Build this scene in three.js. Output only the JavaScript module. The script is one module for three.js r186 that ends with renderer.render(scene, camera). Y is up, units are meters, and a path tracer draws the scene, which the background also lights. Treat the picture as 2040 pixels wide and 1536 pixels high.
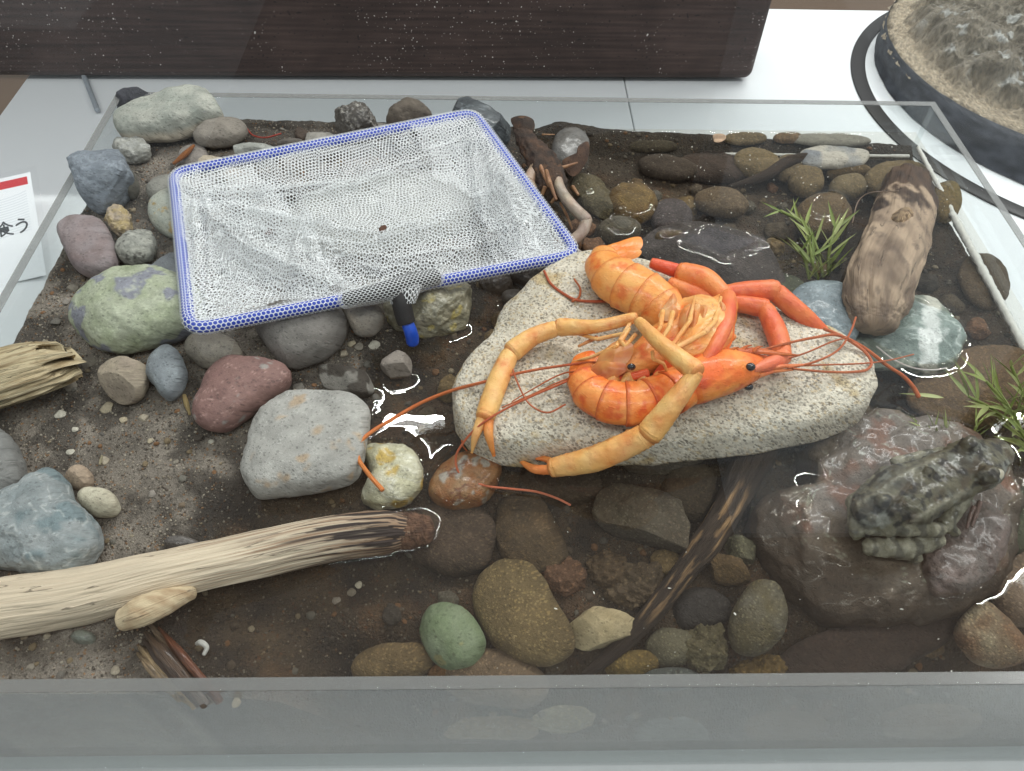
import * as THREE from 'three';
import { createNoise3D } from 'simplex-noise';
import { mergeGeometries, mergeVertices } from 'three/addons/utils/BufferGeometryUtils.js';
import { RoundedBoxGeometry } from 'three/addons/geometries/RoundedBoxGeometry.js';
import { RectAreaLightUniformsLib } from 'three/addons/lights/RectAreaLightUniformsLib.js';

// ---------- camera, light, exposure ----------
const scene = new THREE.Scene();
const FOCAL = 1548.97, PW = 2040, PH = 1536;
const camera = new THREE.PerspectiveCamera(2 * Math.atan(PH / 2 / FOCAL) * 180 / Math.PI, PW / PH, 0.01, 30);
camera.position.set(-0.02977, 0.42425, 0.52492);
camera.rotation.set(-0.882818, -0.042992, 0.035504, 'YXZ');
camera.updateMatrixWorld(true);
scene.background = new THREE.Color().setRGB(0.40, 0.415, 0.43);      // the even light of a large white hall
const renderer = new THREE.WebGLRenderer({ antialias: true });
renderer.toneMapping = THREE.LinearToneMapping;
renderer.toneMappingExposure = 1.12;
renderer.shadowMap.enabled = true;
RectAreaLightUniformsLib.init();

// ---------- helpers ----------
let seed = 7;
const rnd = () => { seed = (seed + 0x6d2b79f5) | 0; let t = Math.imul(seed ^ (seed >>> 15), 1 | seed); t = (t + Math.imul(t ^ (t >>> 7), 61 | t)) ^ t; return ((t ^ (t >>> 14)) >>> 0) / 4294967296; };
const rr = (a, b) => a + (b - a) * rnd();
const N3 = createNoise3D(rnd);
const fbm = (x, y, z, o = 4) => { let s = 0, a = 0.5; for (let i = 0; i < o; i++) { s += a * N3(x, y, z); x *= 2.03; y *= 2.03; z *= 2.03; a *= 0.5; } return s; };
const clamp = THREE.MathUtils.clamp, lerp = THREE.MathUtils.lerp, sst = THREE.MathUtils.smoothstep;
const V = (x, y, z) => new THREE.Vector3(x, y, z);
const TABLE = 0, RIM = 0.118, WATER = 0.0955, TX = 0.3, TZ = 0.425, WALL = 0.005;
function ray(px, py) { return V((px - PW / 2) / FOCAL, -(py - PH / 2) / FOCAL, -1).applyQuaternion(camera.quaternion); }
// the point at height y that the photograph shows at (px, py)
function P(px, py, y) { const d = ray(px, py); return camera.position.clone().addScaledVector(d, (y - camera.position.y) / d.y); }
function PL(px, py, axis, val) { const d = ray(px, py); return camera.position.clone().addScaledVector(d, (val - camera.position[axis]) / d[axis]); }
const fwd = V(0, 0, -1).applyQuaternion(camera.quaternion);
const pxm = (p) => p.clone().sub(camera.position).dot(fwd) / FOCAL;      // metres per pixel of the photograph at p
const lin = (hex) => { const c = new THREE.Color(hex); return [c.r, c.g, c.b]; };
const mix3 = (a, b, t) => [a[0] + (b[0] - a[0]) * t, a[1] + (b[1] - a[1]) * t, a[2] + (b[2] - a[2]) * t];
const mul3 = (a, k) => [a[0] * k, a[1] * k, a[2] * k];

const used = new Map();
function numbered(name) { const n = used.get(name) || 0; used.set(name, n + 1); return n ? name + '_' + String(n).padStart(3, '0') : name; }
function shade(o) { o.traverse((m) => { if (m.isMesh) { m.castShadow = true; m.receiveShadow = true; } }); return o; }
function tag(o, label, category, group, kind) { o.userData.label = label; o.userData.category = category; if (group) o.userData.group = group; if (kind) o.userData.kind = kind; return o; }
function top(o, name, label, category, group, kind) { o.name = numbered(name); scene.add(o); if (label) tag(o, label, category, group, kind); else if (kind) o.userData.kind = kind; return shade(o); }
function thing(name, label, category, group) { const g = new THREE.Group(); g.name = numbered(name); scene.add(g); return tag(g, label, category, group); }
function part(parent, name, geo, mat, label) { const m = new THREE.Mesh(geo, mat); m.name = name; if (label) m.userData.label = label; m.castShadow = m.receiveShadow = true; parent.add(m); return m; }

// ---------- textures: tiling noise, so that a pattern keeps its real size ----------
function dataTex(w, h, fn, srgb = false) {
  const d = new Uint8Array(w * h * 4);
  for (let y = 0; y < h; y++) for (let x = 0; x < w; x++) { const c = fn(x / w, y / h, x, y), i = (y * w + x) * 4; d[i] = clamp(c[0], 0, 1) * 255; d[i + 1] = clamp(c[1], 0, 1) * 255; d[i + 2] = clamp(c[2], 0, 1) * 255; d[i + 3] = 255; }
  const t = new THREE.DataTexture(d, w, h); t.wrapS = t.wrapT = THREE.RepeatWrapping; t.magFilter = THREE.LinearFilter; t.minFilter = THREE.LinearFilter;
  if (srgb) t.colorSpace = THREE.SRGBColorSpace; t.needsUpdate = true; return t;
}
const TAU = Math.PI * 2;
// noise that tiles in u and v (on a torus flattened into three dimensions closely enough)
function tn(u, v, f, s = 0) { const a = u * TAU, b = v * TAU, R = f / TAU; return N3(Math.cos(a) * R + 5.1 + s, Math.sin(a) * R + Math.cos(b) * R * 0.83, Math.sin(b) * R + s * 3.7); }
function tf(u, v, f, s = 0, o = 4) { let r = 0, a = 0.5; for (let i = 0; i < o; i++) { r += a * tn(u, v, f, s + i * 11); f *= 2; a *= 0.55; } return r; }
function specks(w, count, r0, r1, fn) {          // scattered soft dots on a tiling field
  const a = new Float32Array(w * w);
  for (let i = 0; i < count; i++) { const cx = rnd() * w, cy = rnd() * w, r = rr(r0, r1), val = fn(), R = Math.ceil(r * 1.3), e = rr(0.6, 1), t = rnd() * 3.14, ct = Math.cos(t), s = Math.sin(t);
    for (let y = -R; y <= R; y++) for (let x = -R; x <= R; x++) { const X = (x * ct + y * s) / r, Y = (-x * s + y * ct) / (r * e); if (X * X + Y * Y < 1) a[((Math.floor(cy) + y + w) % w) * w + (Math.floor(cx) + x + w) % w] = val; } }
  return a;
}
const T = {};
{
  const n = 512;
  const dk = specks(n, 2600, 1, 3.4, () => -rr(0.1, 0.4)), lt = specks(n, 1800, 0.8, 2.6, () => rr(0.1, 0.3));
  T.grain = dataTex(n, n, (u, v, x, y) => { const k = 0.78 + 0.2 * tf(u, v, 7, 1) + rr(-0.09, 0.09) + dk[y * n + x] * 0.75 + lt[y * n + x] * 0.7; return [k, k, k * 0.985]; });
  T.grainBump = dataTex(n, n, (u, v, x, y) => { const k = 0.5 + 0.35 * tf(u, v, 8, 1) + rr(-0.1, 0.1) + dk[y * n + x] * 0.6 + lt[y * n + x] * 0.4; return [k, k, k]; });
  const s1 = specks(n, 8500, 0.7, 2.0, () => rr(0.25, 1.1)), s2 = specks(n, 3500, 1, 3, () => -rr(0.1, 0.35));
  T.silt = dataTex(n, n, (u, v, x, y) => { const k = 0.56 + 0.2 * tf(u, v, 7, 3) + rr(-0.09, 0.09) + s2[y * n + x] * 0.5, g = s1[y * n + x] * 0.75; return [k + g, k * 0.98 + g * 0.88, k * 0.94 + g * 0.66]; });
  const g1 = specks(n, 15000, 0.7, 2.9, () => rr(0.45, 1)), g2 = specks(n, 7000, 0.7, 2.4, () => rr(0.3, 1)), g3 = specks(n, 1800, 1.2, 4, () => 1);
  T.granite = dataTex(n, n, (u, v, x, y) => { const i = y * n + x; let c = [0.80, 0.77, 0.71]; const k = 0.9 + 0.16 * tf(u, v, 5, 6) + rr(-0.07, 0.07);
    if (g3[i]) c = [0.74, 0.64, 0.49]; const cl = 0.42 + 0.45 * sst(tf(u, v, 16, 26, 3), -0.35, 0.3); if (g1[i]) c = mix3(c, [0.13, 0.12, 0.11], g1[i] * cl); if (g2[i]) c = mix3(c, [0.93, 0.92, 0.89], g2[i]); return mul3(c, k); });
  T.graniteBump = dataTex(n, n, (u, v, x, y) => { const i = y * n + x, k = 0.55 + 0.2 * tf(u, v, 9, 6) + rr(-0.12, 0.12) - g1[i] * 0.25; return [k, k, k]; });
  const a1 = specks(n, 9000, 0.9, 2.6, () => rr(-1, 1)), a2 = specks(n, 900, 0.8, 2.2, () => 1), a3 = specks(n, 900, 1, 2.4, () => 1);
  T.sand = dataTex(n, n, (u, v, x, y) => { const i = y * n + x; let k = 0.55 + 0.18 * tf(u, v, 6, 9) + 0.27 * a1[i] + rr(-0.16, 0.16), c = [k, k * 0.955, k * 0.895]; if (a2[i]) c = [0.95, 0.9, 0.8]; if (a3[i]) c = [k * 0.9 + 0.22, k * 0.62 + 0.1, k * 0.38 + 0.04]; return c; });
  T.sandBump = dataTex(n, n, (u, v, x, y) => { const i = y * n + x, k = 0.5 + 0.22 * a1[i] + rr(-0.15, 0.15) + 0.15 * tf(u, v, 14, 9) + a2[i] * 0.2; return [k, k, k]; });
  // wood: u runs along the grain
  T.wood = dataTex(512, 512, (u, v) => { const w = v + 0.012 * tn(u, v, 3, 2); const l = tf(u * 1, w, 4, 5, 2) * 0.1; const g = N3(Math.cos(u * TAU) * 0.55 + 9, Math.sin(u * TAU) * 0.55, w * 60) * 0.06 + N3(Math.cos(u * TAU) * 1.4 + 3, Math.sin(u * TAU) * 1.4, w * 130) * 0.05; let k = 0.88 + g + l;
    const cr = Math.abs(N3(Math.cos(u * TAU) * 0.9 + 2, Math.sin(u * TAU) * 0.9, w * 42)), on = N3(Math.cos(u * TAU) * 1.1 + 7, Math.sin(u * TAU) * 1.1, w * 18); if (cr < 0.05 && on > 0.42) k *= 0.45; return [k, k * 0.972, k * 0.93]; });
  T.woodBump = dataTex(512, 512, (u, v) => { const w = v + 0.012 * tn(u, v, 3, 2); const g = N3(Math.cos(u * TAU) * 0.55 + 9, Math.sin(u * TAU) * 0.55, w * 60) * 0.2 + N3(Math.cos(u * TAU) * 1.4 + 3, Math.sin(u * TAU) * 1.4, w * 130) * 0.12; let k = 0.62 + g;
    const cr = Math.abs(N3(Math.cos(u * TAU) * 0.9 + 2, Math.sin(u * TAU) * 0.9, w * 42)), on = N3(Math.cos(u * TAU) * 1.1 + 7, Math.sin(u * TAU) * 1.1, w * 18); if (cr < 0.07 && on > 0.4) k *= 0.25; return [k, k, k]; });
  // prawn shell: orange mottling and fine pits
  const b1 = specks(n, 2600, 0.6, 1.5, () => 1);
  T.shell = dataTex(n, n, (u, v, x, y) => { const k = 0.88 + 0.18 * tf(u, v, 5, 21), d = b1[y * n + x] * 0.16, m = tf(u, v, 9, 33); return [0.97 + 0.05 * m - d * 0.4, k + 0.06 * m - d, k * 0.94 - 0.05 * m - d]; });
  T.shellBump = dataTex(n, n, (u, v, x, y) => { const k = 0.5 + 0.3 * tf(u, v, 14, 21) - b1[y * n + x] * 0.2 + rr(-0.04, 0.04); return [k, k, k]; });
}
const texAt = (t, rep, r2) => { const c = t.clone(); c.repeat.set(rep, r2 ?? rep); c.needsUpdate = true; return c; };
// ---------- geometry helpers ----------
const spheres = {};
function sphere(d) { if (!spheres[d]) { const g = new THREE.IcosahedronGeometry(1, d); g.deleteAttribute('uv'); g.deleteAttribute('normal'); spheres[d] = mergeVertices(g, 1e-5); } return spheres[d]; }
const contours = [];         // where things cross the water, for the water's raised edge
function crossings(geo, strength = 1) {
  const p = geo.attributes.position.array, ix = geo.index.array;
  for (let t = 0; t < ix.length; t += 3) {
    const a = ix[t] * 3, b = ix[t + 1] * 3, c = ix[t + 2] * 3, s = (p[a + 1] > WATER) + (p[b + 1] > WATER) + (p[c + 1] > WATER);
    if (s === 0 || s === 3) continue;
    const e = [];
    for (const [i, j] of [[a, b], [b, c], [c, a]]) { const u = p[i + 1] - WATER, v = p[j + 1] - WATER; if ((u > 0) !== (v > 0)) { const k = u / (u - v); e.push(p[i] + (p[j] - p[i]) * k, p[i + 2] + (p[j + 2] - p[i + 2]) * k); } }
    contours.push([(e[0] + e[2]) / 2, (e[1] + e[3]) / 2, strength], [e[0], e[1], strength]);
  }
}
// outline in the photograph -> table of radii round a centre, on the level y
function outline(poly, y, c) {
  if (poly.length === 5 && typeof poly[0] === 'number') {       // [cx, cy, rx, ry, turn]
    const [cx, cy, rx, ry, rot] = poly, a = rot * Math.PI / 180; poly = [];
    for (let i = 0; i < 18; i++) { const t = i / 18 * TAU, X = rx * Math.cos(t), Y = ry * Math.sin(t), w = 1 + 0.05 * N3(cx * 0.1 + Math.cos(t) * 0.9, cy * 0.1 + Math.sin(t) * 0.9, 0); poly.push([cx + (X * Math.cos(a) - Y * Math.sin(a)) * w, cy + (X * Math.sin(a) + Y * Math.cos(a)) * w]); }
  }
  const w = poly.map(([a, b]) => P(a, b, y)), ce = V(0, 0, 0); let A = 0;
  for (let i = 0; i < w.length; i++) { const p = w[i], q = w[(i + 1) % w.length], k = p.x * q.z - q.x * p.z; A += k; ce.x += (p.x + q.x) * k; ce.z += (p.z + q.z) * k; }
  ce.multiplyScalar(1 / (3 * A)); ce.y = y;
  let Dz = 0; for (const p of w) Dz = Math.max(Dz, Math.abs(p.z - ce.z));
  const d = camera.position.clone().sub(ce), cot = Math.hypot(d.x, d.z) / d.y, b = Math.sqrt(Math.max(Dz * Dz - (c * cot) ** 2, (0.4 * Dz) ** 2)), k = b / Dz;
  const curve = new THREE.CatmullRomCurve3(w.map((p) => V(p.x - ce.x, 0, (p.z - ce.z) * k)), true, 'centripetal'), n = 256, R = new Float32Array(n).fill(-1);
  for (let i = 0; i < 2048; i++) { const p = curve.getPoint(i / 2048), t = Math.floor(((Math.atan2(p.z, p.x) / TAU + 1) % 1) * n) % n; R[t] = Math.max(R[t], Math.hypot(p.x, p.z)); }
  for (let i = 0; i < n; i++) if (R[i] < 0) { let l = 1, h = 1; while (R[(i - l + n) % n] < 0) l++; while (R[(i + h) % n] < 0) h++; R[i] = lerp(R[(i - l + n) % n], R[(i + h) % n], l / (l + h)); }
  for (let s = 0; s < 3; s++) { const q = R.slice(); for (let i = 0; i < n; i++) R[i] = (q[(i - 1 + n) % n] + 2 * q[i] + q[(i + 1) % n]) / 4; }
  return { ce, r: (t) => { const x = ((t / TAU + 1) % 1) * n, i = Math.floor(x), f = x - i; return R[i % n] * (1 - f) + R[(i + 1) % n] * f; } };
}
// a stone's own colours: two tones in patches, veins, blotches
function tones(o) {
  const a = lin(o.a), b = lin(o.b ?? o.a), s = o.s ?? rr(0, 90), f = o.f ?? 60, ve = o.v && lin(o.v[0]), bl = o.bl && lin(o.bl[0]);
  return (x, y, z) => {
    let c = mix3(a, b, clamp(0.5 + 1.1 * fbm(x * f + s, y * f, z * f, 4), 0, 1));
    if (bl) { const q = fbm(x * o.bl[1] + s * 2, y * o.bl[1] + 9, z * o.bl[1], 3); c = mix3(c, bl, sst(q, o.bl[2], o.bl[2] + (o.bl[3] ?? 0.12))); }
    if (ve) { const q = Math.abs(fbm(x * o.v[2] + s * 3, y * o.v[2], z * o.v[2] + 4, 3)); c = mix3(c, ve, (o.v[3] ?? 0.8) * (1 - sst(q, o.v[1] * 0.4, o.v[1]))); }
    if (o.band) { const [h, nx, nz, off, w] = o.band, q = Math.abs(x * nx + z * nz + y * 0.4 - off + 0.004 * fbm(x * 80, y * 80, z * 80 + s)); c = mix3(c, lin(h), 0.9 * (1 - sst(q, w * 0.55, w))); }
    if (o.side) { const q = y + 0.5 * o.side[2] * fbm(x * 120, y * 120, z * 120 + s, 3); c = mix3(c, lin(o.side[0]), 1 - sst(q, o.side[1] - o.side[2], o.side[1] + o.side[2])); }
    return mul3(c, 1 + 0.12 * fbm(x * 420 + s, y * 420, z * 420, 2));
  };
}
const M = {};
M.stone = new THREE.MeshStandardMaterial({ vertexColors: true, map: texAt(T.grain, 9), bumpMap: texAt(T.grainBump, 9), bumpScale: 0.0007, roughness: 0.85 });
M.smooth = new THREE.MeshStandardMaterial({ vertexColors: true, map: texAt(T.grain, 7), bumpMap: texAt(T.grainBump, 12), bumpScale: 0.0004, roughness: 0.72 });
M.wet = new THREE.MeshPhysicalMaterial({ vertexColors: true, map: texAt(T.grain, 8), bumpMap: texAt(T.grainBump, 9), bumpScale: 0.0009, roughness: 0.6, clearcoat: 0.4, clearcoatRoughness: 0.22 });
M.silted = new THREE.MeshStandardMaterial({ vertexColors: true, map: texAt(T.silt, 6.5), bumpMap: texAt(T.grainBump, 8), bumpScale: 0.0012, roughness: 0.95 });
M.granite = new THREE.MeshStandardMaterial({ vertexColors: true, map: texAt(T.granite, 6.5), bumpMap: texAt(T.graniteBump, 6.5), bumpScale: 0.001, roughness: 0.85 });
M.rock = new THREE.MeshPhysicalMaterial({ vertexColors: true, map: texAt(T.grain, 7), bumpMap: texAt(T.grainBump, 8), bumpScale: 0.0011, roughness: 0.7, clearcoat: 0.3, clearcoatRoughness: 0.16 });
function stoneGeo(o) {
  const { ce, r } = outline(o.poly, o.y, o.c), base = sphere(o.det ?? 18), g = base.clone(), p = g.attributes.position, n = p.count, pw = 2 / (o.sq ?? 2.5), s = o.seed ?? rr(0, 99), amp = (o.amp ?? 0.0009) * 0.75, fr = o.fr ?? 45;
  const planes = []; for (let i = 0; i < (o.facets ?? 0); i++) { const t = i / o.facets * TAU + rr(-0.4, 0.4), e = rr(-0.15, 0.95); planes.push([Math.cos(t) * Math.cos(e), Math.sin(e), Math.sin(t) * Math.cos(e), rr(0.70, 0.90)]); }
  const pos = p.array, col = new Float32Array(n * 3), uv = new Float32Array(n * 2);
  for (let i = 0; i < n; i++) {
    let ux = pos[i * 3], uy = pos[i * 3 + 1], uz = pos[i * 3 + 2];
    const cp = Math.sqrt(Math.max(0, 1 - uy * uy)), th = Math.atan2(uz, ux), h = Math.pow(cp, pw), R = r(th) * h;
    let X = R * Math.cos(th), Z = R * Math.sin(th), Y = o.c * Math.sign(uy) * Math.pow(Math.abs(uy), pw);
    for (const q of planes) { const rr0 = r(Math.atan2(q[2], q[0])), sx = 1 / rr0, sy = 1 / o.c, d = X * sx * q[0] + Y * sy * q[1] + Z * sx * q[2] - q[3]; if (d > 0) { X -= d * 0.9 * q[0] / sx; Y -= d * 0.9 * q[1] / sy; Z -= d * 0.9 * q[2] / sx; } }
    const nn = amp * (1.6 * fbm(X * fr + s, Y * fr, Z * fr, 4) + (o.rough ?? 0) * fbm(X * fr * 5 + s, Y * fr * 5, Z * fr * 5, 3)), L = Math.hypot(X, Y * 2, Z) || 1;
    X += nn * X / L * 1.2; Y += nn * (Y * 2 / L + 0.4); Z += nn * Z / L * 1.2;
    if (o.shape) [X, Y, Z] = o.shape(X, Y, Z);
    if (o.tilt) Y += X * o.tilt[0] + Z * o.tilt[1];
    pos[i * 3] = ce.x + X; pos[i * 3 + 1] = ce.y + Y; pos[i * 3 + 2] = ce.z + Z;
    const c = o.tone(X, Y, Z); col.set(mul3(c, o.gain ?? 1.22), i * 3);
    uv[i * 2] = ce.x + X + Y * 0.6; uv[i * 2 + 1] = ce.z + Z - Y * 0.7;
  }
  g.setAttribute('color', new THREE.BufferAttribute(col, 3)); g.setAttribute('uv', new THREE.BufferAttribute(uv, 2)); g.computeVertexNormals();
  return g;
}
const placed = [];
function stone(o) {
  const g = stoneGeo(o); crossings(g);
  const m = new THREE.Mesh(g, o.mat ?? M.stone); top(m, o.name ?? 'stone', o.label, o.cat ?? 'stone', o.group);
  g.computeBoundingBox(); const c = g.boundingBox.getCenter(V()); placed.push({ x: c.x, z: c.z, r: Math.max(g.boundingBox.max.x - g.boundingBox.min.x, g.boundingBox.max.z - g.boundingBox.min.z) / 2, s: o.label.split(/ (?:with|between|under|behind|beneath|beside|at|right|left|against|carrying|crossed|wet|standing|just|cut|touching|sunk|peeping|leaning|tucked|by|above|below|near|lapped|in|wedged|of)[ ,]/)[0] }); return m;
}
// a swept, tapering body: path of [px, py, y, half width px, (half height px)]
function pathOf(list) { return list.map(([a, b, y, w, h]) => { const p = P(a, b, y), k = pxm(p); return { p, rx: w * k, ry: (h ?? w) * k }; }); }
function sweep(path, o = {}) {
  const N = o.n ?? 40, K = o.k ?? 24, cv = new THREE.CatmullRomCurve3(path.map((q) => q.p), false, o.sharp ? 'catmullrom' : 'centripetal', o.sharp ?? 0.5), m = path.length - 1;
  const at = (t, key) => { const x = clamp(t, 0, 1) * m, i = Math.min(Math.floor(x), m - 1), f = x - i, a = path[Math.max(i - 1, 0)][key], b = path[i][key], c = path[i + 1][key], d = path[Math.min(i + 2, m)][key]; const v = 0.5 * (2 * b + (c - a) * f + (2 * a - 5 * b + 4 * c - d) * f * f + (3 * b - a - 3 * c + d) * f * f * f); return clamp(v, Math.min(b, c) * 0.9, Math.max(b, c) * 1.1); };
  const pos = [], uv = [], ix = [], col = []; let len = 0, last = null;
  const cap0 = o.cap0 ?? 0.6, cap1 = o.cap1 ?? 0.6, rows = [];
  const e = 5;        // rings that round off each end
  for (let i = 0; i < e; i++) rows.push([0, Math.sin((i + 0.02) / e * Math.PI / 2), -Math.cos(i / e * Math.PI / 2) * cap0]);
  for (let i = 0; i <= N; i++) rows.push([i / N, 1, 0]);
  for (let i = e - 1; i >= 0; i--) rows.push([1, Math.sin((i + 0.02) / e * Math.PI / 2), Math.cos(i / e * Math.PI / 2) * cap1]);
  rows.forEach(([t, sc, off]) => {
    const c = cv.getPoint(t), tg = cv.getTangent(t), up = o.up ?? V(0, 1, 0), side = V().crossVectors(tg, up).normalize(), nv = V().crossVectors(side, tg).normalize(), rx = at(t, 'rx'), ry = at(t, 'ry');
    c.addScaledVector(tg, off * Math.min(rx, ry));
    if (last) len += c.distanceTo(last); last = c.clone();
    for (let k = 0; k <= K; k++) {
      const a = k / K * TAU, f = (o.radial ? o.radial(t, a, c) : 1) * sc, x = Math.cos(a) * rx * f, y = Math.sin(a) * ry * f;
      const q = c.clone().addScaledVector(side, x).addScaledVector(nv, y);
      if (o.move) o.move(q, t, a, side, nv);
      pos.push(q.x, q.y, q.z); uv.push(len, a / TAU * (o.girth ?? 0.12)); if (o.tone) col.push(...o.tone(t, a, q));
    }
  });
  for (let i = 0; i < rows.length - 1; i++) for (let k = 0; k < K; k++) { const a = i * (K + 1) + k, b = a + K + 1; ix.push(a, a + 1, b, b, a + 1, b + 1); }
  const g = new THREE.BufferGeometry(); g.setAttribute('position', new THREE.Float32BufferAttribute(pos, 3)); g.setAttribute('uv', new THREE.Float32BufferAttribute(uv, 2)); if (o.tone) g.setAttribute('color', new THREE.Float32BufferAttribute(col, 3)); g.setIndex(ix); g.computeVertexNormals();
  // smooth over the seam
  const nr = g.attributes.normal; for (let i = 0; i < rows.length; i++) { const a = i * (K + 1), b = a + K, v = V(nr.getX(a) + nr.getX(b), nr.getY(a) + nr.getY(b), nr.getZ(a) + nr.getZ(b)).normalize(); nr.setXYZ(a, v.x, v.y, v.z); nr.setXYZ(b, v.x, v.y, v.z); }
  return g;
}
// surface of a distance field, by surface nets
function fieldMesh(f, lo, hi, cell) {
  const nx = Math.ceil((hi.x - lo.x) / cell) + 1, ny = Math.ceil((hi.y - lo.y) / cell) + 1, nz = Math.ceil((hi.z - lo.z) / cell) + 1, F = new Float32Array(nx * ny * nz), id = (x, y, z) => (z * ny + y) * nx + x;
  for (let z = 0; z < nz; z++) for (let y = 0; y < ny; y++) for (let x = 0; x < nx; x++) F[id(x, y, z)] = f(lo.x + x * cell, lo.y + y * cell, lo.z + z * cell);
  const vid = new Int32Array(nx * ny * nz).fill(-1), pos = [], ix = [];
  for (let z = 0; z < nz - 1; z++) for (let y = 0; y < ny - 1; y++) for (let x = 0; x < nx - 1; x++) {
    let n = 0, sx = 0, sy = 0, sz = 0; const c = []; for (let k = 0; k < 8; k++) c.push(F[id(x + (k & 1), y + (k >> 1 & 1), z + (k >> 2))]);
    for (const [a, b] of [[0, 1], [2, 3], [4, 5], [6, 7], [0, 2], [1, 3], [4, 6], [5, 7], [0, 4], [1, 5], [2, 6], [3, 7]]) if ((c[a] < 0) !== (c[b] < 0)) { const t = c[a] / (c[a] - c[b]); sx += lerp(a & 1, b & 1, t); sy += lerp(a >> 1 & 1, b >> 1 & 1, t); sz += lerp(a >> 2, b >> 2, t); n++; }
    if (n) { vid[id(x, y, z)] = pos.length / 3; pos.push(lo.x + (x + sx / n) * cell, lo.y + (y + sy / n) * cell, lo.z + (z + sz / n) * cell); }
  }
  const quad = (a, b, c, d, flip) => { if (a < 0 || b < 0 || c < 0 || d < 0) return; if (flip) ix.push(a, c, b, a, d, c); else ix.push(a, b, c, a, c, d); };
  for (let z = 1; z < nz - 1; z++) for (let y = 1; y < ny - 1; y++) for (let x = 1; x < nx - 1; x++) {
    const s = F[id(x, y, z)] < 0;
    if (s !== F[id(x + 1, y, z)] < 0) quad(vid[id(x, y - 1, z - 1)], vid[id(x, y, z - 1)], vid[id(x, y, z)], vid[id(x, y - 1, z)], !s);
    if (s !== F[id(x, y + 1, z)] < 0) quad(vid[id(x - 1, y, z - 1)], vid[id(x - 1, y, z)], vid[id(x, y, z)], vid[id(x, y, z - 1)], !s);
    if (s !== F[id(x, y, z + 1)] < 0) quad(vid[id(x - 1, y - 1, z)], vid[id(x, y - 1, z)], vid[id(x, y, z)], vid[id(x - 1, y, z)], !s);
  }
  const g = new THREE.BufferGeometry(); g.setAttribute('position', new THREE.Float32BufferAttribute(pos, 3)); g.setIndex(ix); g.computeVertexNormals(); return g;
}
function cone(x, y, z, a, b) {   // distance to a tapered capsule a -> b, each [Vector3, radius]
  const [p, r] = a, [q, s] = b, dx = q.x - p.x, dy = q.y - p.y, dz = q.z - p.z, t = clamp(((x - p.x) * dx + (y - p.y) * dy + (z - p.z) * dz) / (dx * dx + dy * dy + dz * dz + 1e-12), 0, 1);
  return Math.hypot(x - p.x - dx * t, y - p.y - dy * t, z - p.z - dz * t) - (r + (s - r) * t);
}
const smin = (a, b, k) => { const h = Math.max(k - Math.abs(a - b), 0) / k; return Math.min(a, b) - h * h * k * 0.25; };
// ---------- lamps above the table ----------
const lampGlow = new THREE.MeshStandardMaterial({ color: 0xffffff, emissive: new THREE.Color(1, 0.985, 0.95), emissiveIntensity: 12 });
const lampBody = new THREE.MeshStandardMaterial({ color: 0xd8d8d8, roughness: 0.6 });
function lamp(a, b, w, power, label) {
  const g = thing('ceiling_lamp', label, 'lamp', 'strip lamps under the ceiling'), mid = a.clone().add(b).multiplyScalar(0.5), len = a.distanceTo(b);
  g.position.copy(mid); g.rotation.y = Math.atan2(-(b.z - a.z), b.x - a.x);
  const t = part(g, 'tube', new THREE.CylinderGeometry(w * 0.5, w * 0.5, len, 16), lampGlow); t.rotation.z = Math.PI / 2; t.position.y = 0.02; t.castShadow = false;
  const h = part(g, 'housing', new RoundedBoxGeometry(len * 1.01, 0.04, w * 2.4, 2, 0.008), lampBody); h.position.y = 0.02 + w * 0.5 + 0.022;
  const l = new THREE.RectAreaLight(new THREE.Color(1, 0.985, 0.95), power, len, w); l.name = 'lamp_light'; l.position.set(0, 0.02 - w * 0.5 - 0.004, 0); l.rotation.x = -Math.PI / 2; g.add(l);
  return g;
}
lamp(V(-0.42, 2.0, -1.15), V(1.745, 2.0, -1.172), 0.034, 190, 'long strip lamp hanging behind the tank, mirrored in the water');
lamp(V(1.845, 2.0, -1.172), V(3.2, 2.0, -1.19), 0.034, 130, 'strip lamp continuing the long one beyond a short gap');
lamp(V(1.80, 2.0, -1.0), V(1.60, 2.0, -0.05), 0.034, 130, 'strip lamp running towards the viewer above the right end');

lamp(V(-1.2, 2.0, 1.0), V(1.2, 2.0, 1.0), 0.034, 75, 'strip lamp hanging behind the viewer, parallel to the tank front');

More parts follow.
